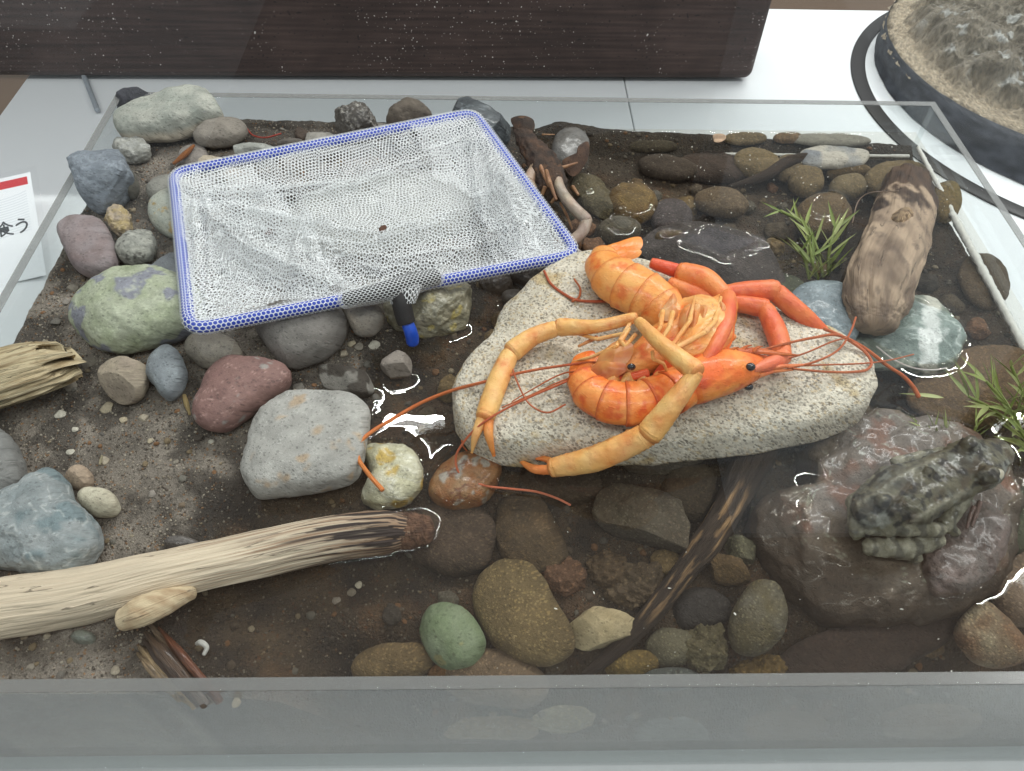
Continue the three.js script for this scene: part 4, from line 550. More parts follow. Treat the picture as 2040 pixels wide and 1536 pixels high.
{
  const g = thing('driftwood_stump', 'gnarled pale driftwood stump propped in the water at the right', 'driftwood');
  const tone = (t, a, q) => { const s = fbm(q.x * 60, q.y * 60, q.z * 20, 4); let c = mix3(lin('#a8947f'), lin('#705f51'), clamp(0.42 + s * 1.3, 0, 1)); c = mix3(c, lin('#5f5046'), sst(fbm(q.x * 110 + 3, q.y * 110, q.z * 40, 3), 0.22, 0.45) * 0.6); const wet = sst(0.30 + 0.22 * s - t, 0, 0.08); return mix3(c, mix3(lin('#55402f'), lin('#2f2420'), clamp(0.5 + s, 0, 1)), wet); };
  const geo = sweep(pathOf([[1806, 368, 0.090, 48, 40], [1802, 415, 0.099, 56, 44], [1785, 482, 0.108, 61, 46], [1756, 556, 0.114, 65, 48], [1744, 610, 0.112, 57, 44], [1740, 645, 0.108, 44, 36]]), { n: 150, k: 110, girth: 0.16, cap0: 0.5, cap1: 0.5, tone, radial: (t, a) => 1 + 0.20 * fbm(t * 2.6, Math.cos(a) * 1.2, Math.sin(a) * 1.2, 3) + 0.015 * N3(t * 5, Math.cos(a) * 10, Math.sin(a) * 10) + 0.05 * sst(t, 0.6, 0.9) * fbm(t * 22, Math.cos(a) * 6, Math.sin(a) * 6, 3) });
  crossings(geo); part(g, 'trunk', geo, M.burl);
  part(g, 'knot', sweep(pathOf([[1798, 440, 0.117, 34, 20], [1796, 428, 0.1205, 29, 16]]), { n: 10, k: 36, girth: 0.08, tone: (t, a, q) => mix3(lin('#c3a785'), lin('#6d5744'), clamp(0.4 + fbm(q.x * 260, q.y * 260, q.z * 260, 3) * 1.4, 0, 1)), radial: (t, a) => 1 + 0.1 * N3(t * 3, Math.cos(a) * 3, Math.sin(a) * 3) }), M.rawWood, 'sawn-off branch stub');
}
{
  const tone = (t, a, q) => { const s = fbm(t * 4, Math.cos(a) * 6, Math.sin(a) * 6, 4), u = Math.sin(a) * 0.5 + 0.5; let c = mix3(lin('#4a403a'), lin('#2a211d'), clamp(0.5 + s + (t - 0.4) * 0.8, 0, 1)); const bare = sst(0.42 * N3(t * 5 + 2, Math.cos(a) * 1.6, Math.sin(a) * 1.6) + 0.45 * u - 0.46 + 0.25 * s, 0.05, 0.12) * sst(t, 0.18, 0.24) * (1 - sst(t, 0.68, 0.74)); return mix3(c, mix3(lin('#a08565'), lin('#75604a'), clamp(0.5 + s * 2, 0, 1)), bare); };
  const geo = sweep(pathOf([[1520, 880, 0.082, 36], [1490, 930, 0.083, 35], [1452, 1010, 0.084, 30], [1412, 1075, 0.084, 28], [1370, 1130, 0.083, 23], [1320, 1195, 0.082, 21], [1268, 1255, 0.080, 18], [1215, 1305, 0.078, 15], [1165, 1345, 0.077, 8]]), { n: 160, k: 60, girth: 0.07, tone, radial: (t, a) => 1 + 0.12 * fbm(t * 9, Math.cos(a) * 2, Math.sin(a) * 2, 4) + 0.12 * Math.exp(-((t - 0.42) ** 2) / 0.002) + 0.1 * Math.exp(-((t - 0.07) ** 2) / 0.001) });
  top(new THREE.Mesh(geo, M.rawWood), 'stick', 'dark sunken stick with stripped bark in front of the frog rock', 'stick');
}
{
  const g = thing('bark_fragment', 'splintered red-brown wood fragment leaning on the front wall', 'wood fragment');
  const sl = [[[300, 1246], [425, 1396], 12, '#8d7a66'], [[318, 1252], [436, 1398], 9, '#6f3a1d'], [[292, 1262], [410, 1404], 13, '#55402f'], [[280, 1290], [392, 1404], 15, '#b39a76'], [[288, 1276], [400, 1402], 12, '#3b2a22'], [[326, 1262], [440, 1396], 8, '#7a3f1c'], [[276, 1304], [360, 1392], 10, '#a48c6c']];
  sl.forEach(([a, b, w, h], i) => { const y = 0.099 + 0.002 * (i % 3), geo = sweep(pathOf([[a[0], a[1], y, w * 0.35, 8], [lerp(a[0], b[0], 0.3), lerp(a[1], b[1], 0.3), y + 0.002, w, 10], [lerp(a[0], b[0], 0.7), lerp(a[1], b[1], 0.7), y, w, 10], [b[0], b[1], y - 0.003, w * 0.8, 8]]), { n: 50, k: 24, girth: 0.04, tone: (t, q, p) => mul3(mix3(lin(h), lin('#2a1d18'), clamp(0.2 + fbm(t * 3, q * 3, i, 3) * 1.4, 0, 0.8)), 1.1), radial: (t, q) => 1 + 0.2 * fbm(t * 3, Math.cos(q) * 3, i, 3) }); crossings(geo); part(g, 'splinter', geo, M.wetWood); });
}
{ const geo = sweep(pathOf([[1455, 372, 0.090, 5], [1520, 352, 0.091, 10], [1570, 322, 0.091, 11], [1620, 312, 0.090, 8], [1700, 322, 0.088, 5]]), { n: 60, k: 16, tone: (t, a) => mix3(lin('#4a382c'), lin('#33271f'), clamp(0.5 + fbm(t * 8, a, 1, 3), 0, 1)) }); top(new THREE.Mesh(geo, M.rawWood), 'twig', 'thin curved brown twig sunken in the rear pool', 'twig'); }
{ const sp = (list, hex, label) => top(new THREE.Mesh(sweep(pathOf(list), { n: 12, k: 10, tone: () => lin(hex) }), M.rawWood), 'wood_splinter', label, 'splinter'); 
  sp([[346, 326, 0.109, 3], [368, 308, 0.110, 6], [386, 290, 0.110, 3]], '#b06c33', 'orange-brown wood splinter on a stone behind the net'); sp([[367, 788, 0.102, 4], [372, 806, 0.102, 5], [378, 826, 0.102, 2]], '#d8bd85', 'pale straw splinter left of the red stone'); sp([[199, 925, 0.102, 2.5], [201, 918, 0.102, 3], [203, 908, 0.102, 2]], '#d9cfae', 'tiny white straw splinter on the open sand'); }
// ---------- landing net ----------
{
  const g = thing('hand_net', 'white mesh hand net on a blue rectangular frame lying across the stones', 'net');
  const C = { tl: [346, 346, 0.121], tr: [944, 226, 0.124], br: [1150, 506, 0.112], bl: [379, 657, 0.131] };
  const pt = ([a, b, y]) => P(a, b, y), tl = pt(C.tl), tr = pt(C.tr), br = pt(C.br), bl = pt(C.bl), R = 0.010, k = pxm(tl);
  const ring = []; const cs = [tl, tr, br, bl];
  for (let i = 0; i < 4; i++) { const p = cs[i], a = cs[(i + 3) % 4], b = cs[(i + 1) % 4], da = a.clone().sub(p).normalize(), db = b.clone().sub(p).normalize(); for (let s = 0; s <= 4; s++) { const t = s / 4; ring.push(p.clone().addScaledVector(da, R * (1 - t) ** 2).addScaledVector(db, R * t * t)); } for (let s = 1; s < 8; s++) ring.push(p.clone().addScaledVector(db, R).lerp(b.clone().addScaledVector(db, -R), s / 8)); }
  ring.push(ring[0].clone());
  const blue = new THREE.MeshPhysicalMaterial({ color: 0x1b3fae, roughness: 0.4, clearcoat: 0.2 }), black = new THREE.MeshStandardMaterial({ color: 0x1d1c1e, roughness: 0.6, bumpMap: texAt(T.grainBump, 30), bumpScale: 0.0002 });
  const loop = (r, K, mat, name, uvk) => { const cv = new THREE.CatmullRomCurve3(ring.slice(0, -1), true, 'centripetal'), geo = new THREE.TubeGeometry(cv, 320, r, K, true), uv = geo.attributes.uv, L = cv.getLength(); for (let i = 0; i < uv.count; i++) uv.setXY(i, uv.getX(i) * L, uv.getY(i) * TAU * r * (uvk ?? 1)); return part(g, name, geo, mat); };
  loop(0.0032, 14, blue, 'frame');
  // the knitted mesh: white threads in a honeycomb, holes between them
  const PITCH = 0.0024, tw = 96, th = 166, hex = dataTex(tw, th, (u, v) => { const x = u, y = v * Math.sqrt(3); let d1 = 9, d2 = 9; for (let j = -1; j <= 4; j++) for (let i = -1; i <= 2; i++) { const cx = i + (j & 1) * 0.5, cy = j * Math.sqrt(3) / 2, d = Math.hypot(x - cx, y - cy); if (d < d1) { d2 = d1; d1 = d; } else if (d < d2) d2 = d; } const a = 0.74 * (1 - sst(d2 - d1, 0.11, 0.28)); return [a, a, a]; });
  const net = (rep, hexc) => new THREE.MeshStandardMaterial({ color: hexc, roughness: 0.75, side: THREE.DoubleSide, alphaMap: texAt(hex, 1 / PITCH * rep, 1 / (PITCH * Math.sqrt(3)) * rep), transparent: true });
  const mesh = net(1, 0xf1f3f4);
  loop(0.0042, 20, mesh, 'mesh_sleeve', 1);
  // folds: ridge lines given in the picture, each with height and width (metres)
  const seg = (list, h, w, side = 0) => ({ pts: list.map(([a, b]) => { const p = P(a, b, 0.116); return [p.x, p.z]; }), h, w, side });
  const ridges = [seg([[350, 385], [440, 405], [700, 372], [960, 292]], 0.0096, 0.008), seg([[500, 440], [640, 470], [760, 480], [1000, 400]], 0.0112, 0.010), seg([[430, 440], [520, 520], [640, 580], [700, 596]], 0.0128, 0.008), seg([[640, 560], [622, 500], [650, 468]], 0.0080, 0.006), seg([[968, 262], [985, 400], [1020, 500]], 0.0128, 0.007), seg([[425, 445], [432, 540], [424, 640]], 0.0144, 0.006), seg([[380, 390], [405, 440], [400, 520]], 0.0096, 0.007), seg([[640, 505], [800, 520], [1000, 470]], 0.0064, 0.006), seg([[690, 590], [660, 540], [650, 500]], 0.0064, 0.006), seg([[770, 270], [790, 300], [950, 262]], 0.0064, 0.005)];
  const near = (s, x, z) => { let m = 1e9; for (let i = 0; i < s.pts.length - 1; i++) { const [ax, az] = s.pts[i], [bx, bz] = s.pts[i + 1], dx = bx - ax, dz = bz - az, t = clamp(((x - ax) * dx + (z - az) * dz) / (dx * dx + dz * dz), 0, 1); m = Math.min(m, Math.hypot(x - ax - dx * t, z - az - dz * t)); } return m; };
  function cloth(name, mat, n, quad, sag, lift, sd, wr, turn) {
    const nx = n, nz = Math.round(n * 0.62), pos = [], uv = [], ix = [], G = [];
    for (let j = 0; j <= nz; j++) for (let i = 0; i <= nx; i++) {
      const s0 = i / nx, t0 = j / nz, wob = quad[1][0] - quad[0][0] < 1 ? 0.035 : 0, bil = (k) => lerp(lerp(quad[0][k], quad[1][k], s0), lerp(quad[2][k], quad[3][k], s0), t0), u = clamp(bil(0) + wob * N3(s0 * 2, t0 * 3, sd + 2), 0, 1), v = clamp(bil(1) + wob * N3(s0 * 3 + 5, t0 * 2, sd), 0, 1), a = tl.clone().lerp(tr, u), b = bl.clone().lerp(br, u), p = a.lerp(b, v);
      const e = Math.min(u, 1 - u) * 0.21, f = Math.min(v, 1 - v) * 0.155, ed = Math.min(e, f), inn = sst(ed, 0.0, 0.022);
      let h = -sag * inn + 0.0012; for (const r of ridges) { const d = near(r, p.x + sd * 0.011, p.z - sd * 0.008); h += inn * r.h * Math.exp(-Math.pow(d / (r.w * 0.62), 1.5)); }
      h += inn * wr * (fbm(p.x * 34 + sd * 9, sd, p.z * 34, 3) + 0.55 * (1 - 2 * Math.abs(N3(p.x * 42 + p.z * 20 + sd * 5, sd * 3, p.z * 46))));
      // sideways slip of the limp mesh makes it bunch up
      p.x += inn * 0.0028 * fbm(p.x * 46 + 3 + sd, 1, p.z * 46, 2); p.z += inn * 0.0028 * fbm(p.x * 46 + 8, 4 + sd, p.z * 46, 2);
      p.y = Math.max(p.y + h + lift, 0.1085 + lift); G.push(p); pos.push(p.x, p.y, p.z);
    }
    const U = new Float32Array(G.length), W = new Float32Array(G.length), row = nx + 1;
    for (let j = 0; j <= nz; j++) for (let i = 1; i <= nx; i++) U[j * row + i] = U[j * row + i - 1] + G[j * row + i].distanceTo(G[j * row + i - 1]);
    for (let i = 0; i <= nx; i++) for (let j = 1; j <= nz; j++) W[j * row + i] = W[(j - 1) * row + i] + G[j * row + i].distanceTo(G[(j - 1) * row + i]);
    const ct = Math.cos(turn), st = Math.sin(turn), mid = Math.floor(nx / 2); for (let j = 0; j <= nz; j++) for (let i = 0; i <= nx; i++) { const x = U[j * row + i] - U[j * row + mid], y = W[j * row + i]; uv.push(x * ct - y * st, x * st + y * ct); }
    for (let j = 0; j < nz; j++) for (let i = 0; i < nx; i++) { const a = j * row + i, b = a + row; ix.push(a, b, a + 1, a + 1, b, b + 1); }
    const geo = new THREE.BufferGeometry(); geo.setAttribute('position', new THREE.Float32BufferAttribute(pos, 3)); geo.setAttribute('uv', new THREE.Float32BufferAttribute(uv, 2)); geo.setIndex(ix); geo.computeVertexNormals(); return part(g, name, geo, mat);
  }
  cloth('mesh_bag', mesh, 220, [[0, 0], [1, 0], [0, 1], [1, 1]], 0.010, 0, 0, 0.0020, 0.1);
  cloth('mesh_fold', mesh, 120, [[0.0, 0.02], [0.24, 0.06], [0.0, 0.99], [0.40, 0.97]], 0.005, 0.0018, 0.6, 0.0026, 0.2);
  cloth('mesh_fold', mesh, 110, [[0.76, 0.0], [1.0, 0.0], [0.84, 0.97], [1.0, 1.0]], 0.006, 0.0014, -0.5, 0.0022, -0.12);
  cloth('mesh_bag', mesh, 180, [[0.01, 0.02], [0.99, 0.02], [0.01, 0.98], [0.99, 0.98]], 0.0125, -0.0006, 0.9, 0.0024, 0.16);
  // clip and handle stub
  const grip = sweep(pathOf([[690, 596, 0.131, 14], [760, 581, 0.130, 19], [820, 563, 0.129, 20], [868, 552, 0.128, 17]]), { n: 24, k: 20 }); part(g, 'clip', grip, black);
  part(g, 'clip_mesh', (() => { const q = sweep(pathOf([[684, 598, 0.131, 18], [760, 582, 0.130, 22], [820, 566, 0.129, 22], [874, 551, 0.128, 18]]), { n: 40, k: 30, girth: 0.06 }); return q; })(), mesh);
  part(g, 'sleeve_mesh', sweep(pathOf([[800, 566, 0.130, 44, 12], [802, 585, 0.128, 34, 12], [803, 605, 0.124, 25, 14]]), { n: 20, k: 30, girth: 0.07, cap0: 0.1, cap1: 0.1 }), mesh);
  const socket = part(g, 'socket', sweep(pathOf([[790, 562, 0.128, 15], [797, 592, 0.126, 19], [806, 630, 0.118, 19], [810, 643, 0.115, 18]]), { n: 24, k: 24, cap1: 0.15 }), black);
  part(socket, 'handle_stub', sweep(pathOf([[808, 636, 0.116, 12], [816, 655, 0.112, 13], [821, 672, 0.106, 13.5], [822, 680, 0.103, 13]]), { n: 24, k: 24, cap1: 0.8 }), new THREE.MeshPhysicalMaterial({ color: 0x1650c4, roughness: 0.3, clearcoat: 0.4 }));
  for (const [a, b, y] of [[536, 462, 0.121], [762, 456, 0.121]]) { const p = P(a, b, y), m = new THREE.Mesh(stoneGeo({ poly: [a, b, 9, 6, -30], y, c: 0.0008, det: 6, amp: 0.001, tone: () => lin('#5a3b2c') }), M.stone); top(m, 'leaf_scrap', a < 600 ? 'tiny brown scrap caught in the left of the net' : 'tiny brown scrap caught in the middle of the net', 'scrap'); }
}
// ---------- prawns ----------
M.shell = new THREE.MeshPhysicalMaterial({ vertexColors: true, map: texAt(T.shell, 6), bumpMap: texAt(T.shellBump, 7), bumpScale: 0.0010, roughness: 0.45, specularIntensity: 0.6, clearcoat: 0.22, clearcoatRoughness: 0.18, side: THREE.DoubleSide });
M.limb = new THREE.MeshPhysicalMaterial({ vertexColors: true, map: texAt(T.shell, 6), bumpMap: texAt(T.shellBump, 8), bumpScale: 0.0008, roughness: 0.5, clearcoat: 0.15, clearcoatRoughness: 0.3 });
M.film = new THREE.MeshPhysicalMaterial({ vertexColors: true, map: texAt(T.shell, 22), roughness: 0.4, transmission: 0.35, thickness: 0, side: THREE.DoubleSide });
const eyeMat = new THREE.MeshPhysicalMaterial({ color: 0x16131a, roughness: 0.25, clearcoat: 0.8 });
const hue = (a, b, f = 60, s = 0, third, th = 0.2, G = 1.12) => { const A = lin(a), B = lin(b), C3 = third && lin(third); return (q) => { let c = mix3(A, B, clamp(0.5 + 1.3 * fbm(q.x * f + s, q.y * f, q.z * f, 4), 0, 1)); if (C3) c = mix3(c, C3, 0.75 * sst(fbm(q.x * f * 1.4 + s + 5, q.y * f * 1.4, q.z * f * 1.4, 4), th - 0.1, th + 0.4)); return mul3(c, G); }; };
const toned = (h) => (t, a, q) => h(q);
// shell rings: the path from front to tail, cut into overlapping rings
function rings(parent, list, count, h, edge, names) {
  const path = pathOf(list), cv = new THREE.CatmullRomCurve3(path.map((q) => q.p), false, 'centripetal'), m = path.length - 1, at = (t, key) => { const x = clamp(t, 0, 1) * m, i = Math.min(Math.floor(x), m - 1); return lerp(path[i][key], path[i + 1][key], sst(x - i, 0, 1) * 0.4 + (x - i) * 0.6); };
  for (let s = 0; s < count; s++) {
    const t0 = Math.max(0, (s - 0.10) / count), t1 = Math.min(1, (s + 1.12) / count), sub = [];
    for (let i = 0; i <= 6; i++) { const t = lerp(t0, t1, i / 6), w = 0.955 + 0.075 * (i / 6) ** 1.5; sub.push({ p: cv.getPoint(t), rx: at(t, 'rx') * w, ry: at(t, 'ry') * w }); }
    part(parent, names ?? 'abdomen_segment', sweep(sub, { n: 26, k: 56, girth: 0.09, cap0: 0.12, cap1: 0.12, tone: (t, a, q) => { let c = h(q); return mix3(c, lin(edge), 0.65 * sst(t + 0.05 * N3(q.x * 300, q.y * 300, q.z * 300), 0.84, 0.95)); }, radial: (t, a) => 1 + 0.02 * fbm(t * 3 + s, Math.cos(a) * 2, Math.sin(a) * 2, 3) }), M.shell);
  }
}
function limb(parent, name, list, h, o = {}) { let made;
  if (o.smooth) { const n = list.length - 1, q = list.map((p, i) => [p[0], p[1], p[2], p[3] * (i === 0 ? 0.86 : i === n ? 0.94 : 0.97)]), f = (a, b, t, k) => [lerp(a[0], b[0], t), lerp(a[1], b[1], t), lerp(a[2], b[2], t), k]; q.splice(n, 0, f(list[n - 1], list[n], 0.88, list[n][3] * 1.02)); q.splice(1, 0, f(list[0], list[1], 0.12, list[0][3] * 0.96)); return part(parent, name, sweep(pathOf(q), { n: o.n ?? 60, k: 30, girth: 0.035, cap0: 0.35, cap1: 0.45, tone: (t, a, p) => { let c = h(p, t, a); if (o.joint) c = mix3(c, lin(o.joint), 0.6 * Math.max(1 - sst(t, 0, 0.05), sst(t + 0.02 * N3(p.x * 400, p.y * 400, p.z * 400), 0.94, 0.98))); return c; }, radial: (t, a) => 1 + 0.05 * fbm(t * 6 + n * 7, Math.cos(a) * 2, Math.sin(a) * 2, 3) + (o.warty ? o.warty * Math.max(0, N3(t * 38, Math.cos(a) * 5, Math.sin(a) * 5) - 0.35) : 0) }), o.mat ?? M.limb); }   // a jointed limb: one piece from each joint to the next
  for (let i = 0; i < list.length - 1; i++) {
    const [ax, ay, ah, ar] = list[i], [bx, by, bh, br] = list[i + 1], L = (f, k) => [lerp(ax, bx, f), lerp(ay, by, f), lerp(ah, bh, f) , k];
    const a0 = ar * (i ? 0.93 : 1), b0 = br;
    const geo = sweep(pathOf([L(0, a0 * 0.84), L(0.06, a0 * 0.93), L(0.2, lerp(ar, br, 0.2) * 0.91), L(0.55, lerp(ar, br, 0.55) * 0.93), L(0.88, b0 * 0.95), L(0.97, b0 * 0.97), L(1, b0 * 0.90)]), { n: o.n ?? 44, k: o.k ?? 28, girth: 0.035, cap0: 0.35, cap1: 0.45, tone: (t, a, q) => { let c = h(q, t, a); if (o.joint) c = mix3(c, lin(o.joint), 0.55 * Math.max(1 - sst(t, 0.0, 0.06), sst(t + 0.02 * N3(q.x * 400, q.y * 400, q.z * 400), 0.92, 0.97))); return c; }, radial: (t, a) => 1 + 0.05 * fbm(t * 5 + i * 7, Math.cos(a) * 2, Math.sin(a) * 2, 3) + (o.warty ? o.warty * Math.max(0, N3(t * 38, Math.cos(a) * 5, Math.sin(a) * 5) - 0.35) : 0) });
    made = part(parent, name, geo, o.mat ?? M.limb);
  }
  return made;
}
function whisker(parent, list, r0 = 3, r1 = 1.3, hex = '#c66a35', hex2) { const n = list.length - 1; part(parent, 'antenna', sweep(pathOf(list.map(([a, b, y], i) => [a, b, y, lerp(r0, r1, i / n)])), { n: n * 14, k: 8, tone: (t, a, q) => mix3(lin(hex), lin(hex2 ?? hex), t) }), M.limb); }
function eye(parent, a, b, y, r) { const p = P(a, b, y), m = part(parent, 'eye', new THREE.SphereGeometry(r * pxm(p), 20, 14), eyeMat); m.position.copy(p); m.scale.set(1.15, 1, 0.9); }
function fin(parent, name, outlinePx, h, mat, thick = 0.0006) {   // a thin curved plate, given by its outline
  const pts = outlinePx.map(([a, b, y]) => P(a, b, y)), ce = V(0, 0, 0); pts.forEach((p) => ce.add(p)); ce.multiplyScalar(1 / pts.length); ce.y += thick * 3;
  const pos = [], ix = [], col = [], uv = [], R = 10, cv = new THREE.CatmullRomCurve3(pts, true, 'centripetal', 0.5), K = pts.length * 6;
  for (const s of [1, -1]) for (let j = 0; j <= R; j++) for (let k = 0; k < K; k++) { const p = ce.clone().lerp(cv.getPoint(k / K), j / R); p.y += s * thick * (1 - (j / R) ** 4) + 0.0004 * fbm(p.x * 200, p.y, p.z * 200, 2); pos.push(p.x, p.y, p.z); col.push(...h(p)); uv.push(p.x, p.z); }
  const H = (R + 1) * K; for (let s = 0; s < 2; s++) for (let j = 0; j < R; j++) for (let k = 0; k < K; k++) { const a = s * H + j * K + k, b = s * H + j * K + (k + 1) % K, c = a + K, d = b + K; if (s) ix.push(a, c, b, b, c, d); else ix.push(a, b, c, b, d, c); }
  const geo = new THREE.BufferGeometry(); geo.setAttribute('position', new THREE.Float32BufferAttribute(pos, 3)); geo.setAttribute('color', new THREE.Float32BufferAttribute(col, 3)); geo.setAttribute('uv', new THREE.Float32BufferAttribute(uv, 2)); geo.setIndex(ix); geo.computeVertexNormals(); part(parent, name, geo, mat);
}
{ // the lower prawn, curled on its side, head to the right
  const g = thing('prawn', 'curled bright orange prawn lying nearest the front, head to the right', 'prawn', 'boiled prawns on the granite slab');
  const h = hue('#dc7830', '#e39a55', 70, 2, '#c9491e', 0.16);
  rings(g, [[1372, 762, 0.1345, 47, 40], [1330, 784, 0.1345, 48, 41], [1280, 802, 0.134, 48, 41], [1225, 802, 0.133, 47, 40], [1182, 784, 0.132, 42, 36], [1160, 752, 0.131, 33, 28]], 6, h, '#b9481c');
  const cara = sweep(pathOf([[1350, 772, 0.134, 44, 38], [1385, 757, 0.1355, 51, 44], [1425, 744, 0.136, 50, 43], [1465, 734, 0.1355, 44, 38], [1500, 728, 0.1345, 31, 28], [1524, 722, 0.134, 15, 15]]), { n: 60, k: 60, girth: 0.1, tone: toned(hue('#d96a28', '#df8e44', 60, 7, '#c5441d', 0.08)), radial: (t, a) => 1 + 0.025 * fbm(t * 4, Math.cos(a) * 2, Math.sin(a) * 2, 3) });
  part(g, 'carapace', cara, M.shell);
  part(g, 'rostrum', sweep(pathOf([[1470, 700, 0.143, 8, 5], [1510, 699, 0.142, 8, 4], [1550, 704, 0.140, 5, 3], [1590, 708, 0.138, 2, 2]]), { n: 30, k: 14, tone: toned(hue('#cf7437', '#c2633a', 90)) }), M.shell);
  for (const [a, b] of [[1452, 694], [1478, 690], [1500, 692]]) part(g, 'spine', sweep(pathOf([[a, b + 8, 0.143, 6, 3], [a + 10, b, 0.1445, 3, 2], [a + 20, b - 2, 0.145, 1]]), { n: 8, k: 8, tone: toned(hue('#d07a38', '#c9662f', 90)) }), M.shell);
  eye(g, 1495, 731, 0.143, 9); eye(g, 1492, 771, 0.131, 8);
  fin(g, 'tail_fan', [[1136, 752, 0.130], [1138, 722, 0.131], [1150, 706, 0.132], [1182, 699, 0.134], [1190, 718, 0.133], [1180, 745, 0.131]], hue('#cf6327', '#dd8137', 70), M.shell);
  fin(g, 'tail_fan', [[1145, 756, 0.131], [1160, 716, 0.134], [1198, 706, 0.136], [1200, 728, 0.135], [1176, 752, 0.132]], hue('#d4702c', '#e08c44', 70, 3), M.shell);
  for (let i = 0; i < 6; i++) { const x = 1205 + i * 30; fin(g, 'swimmeret', [[x, 770, 0.138], [x + 14, 745 - (i % 2) * 6, 0.139], [x + 26, 742, 0.138], [x + 30, 768, 0.137]], hue('#dc9a52', '#e0ad66', 90, i), M.film); }
  limb(g, 'feeler_base', [[1510, 735, 0.138, 7], [1560, 730, 0.137, 5], [1600, 727, 0.135, 3]], hue('#cc6a3a', '#d98650', 90), { n: 14, k: 12 });
  limb(g, 'feeler_base', [[1512, 748, 0.136, 6], [1540, 740, 0.136, 4], [1580, 736, 0.135, 3]], hue('#cc6a3a', '#d98650', 90, 3), { n: 14, k: 12 });
  whisker(g, [[1580, 735, 0.136], [1650, 741, 0.128], [1700, 741, 0.122], [1728, 736, 0.12], [1736, 722, 0.12], [1724, 702, 0.121], [1690, 677, 0.124], [1660, 662, 0.125], [1642, 655, 0.125]], 2.4, 3.6);
  whisker(g, [[1570, 733, 0.137], [1620, 722, 0.132], [1670, 697, 0.127], [1695, 660, 0.125], [1705, 632, 0.124]], 2.6, 2);
  whisker(g, [[1500, 702, 0.142], [1560, 686, 0.138], [1620, 673, 0.132], [1670, 668, 0.127], [1720, 692, 0.121], [1770, 730, 0.112], [1800, 750, 0.105], [1820, 772, 0.1], [1830, 790, 0.097]], 2.2, 4.6);
  whisker(g, [[1560, 730, 0.136], [1640, 727, 0.130], [1720, 724, 0.122], [1770, 718, 0.115], [1820, 706, 0.108]], 2, 1.4);
  whisker(g, [[1540, 722, 0.138], [1600, 705, 0.134], [1660, 680, 0.128], [1690, 672, 0.126]], 2, 1.6);
}
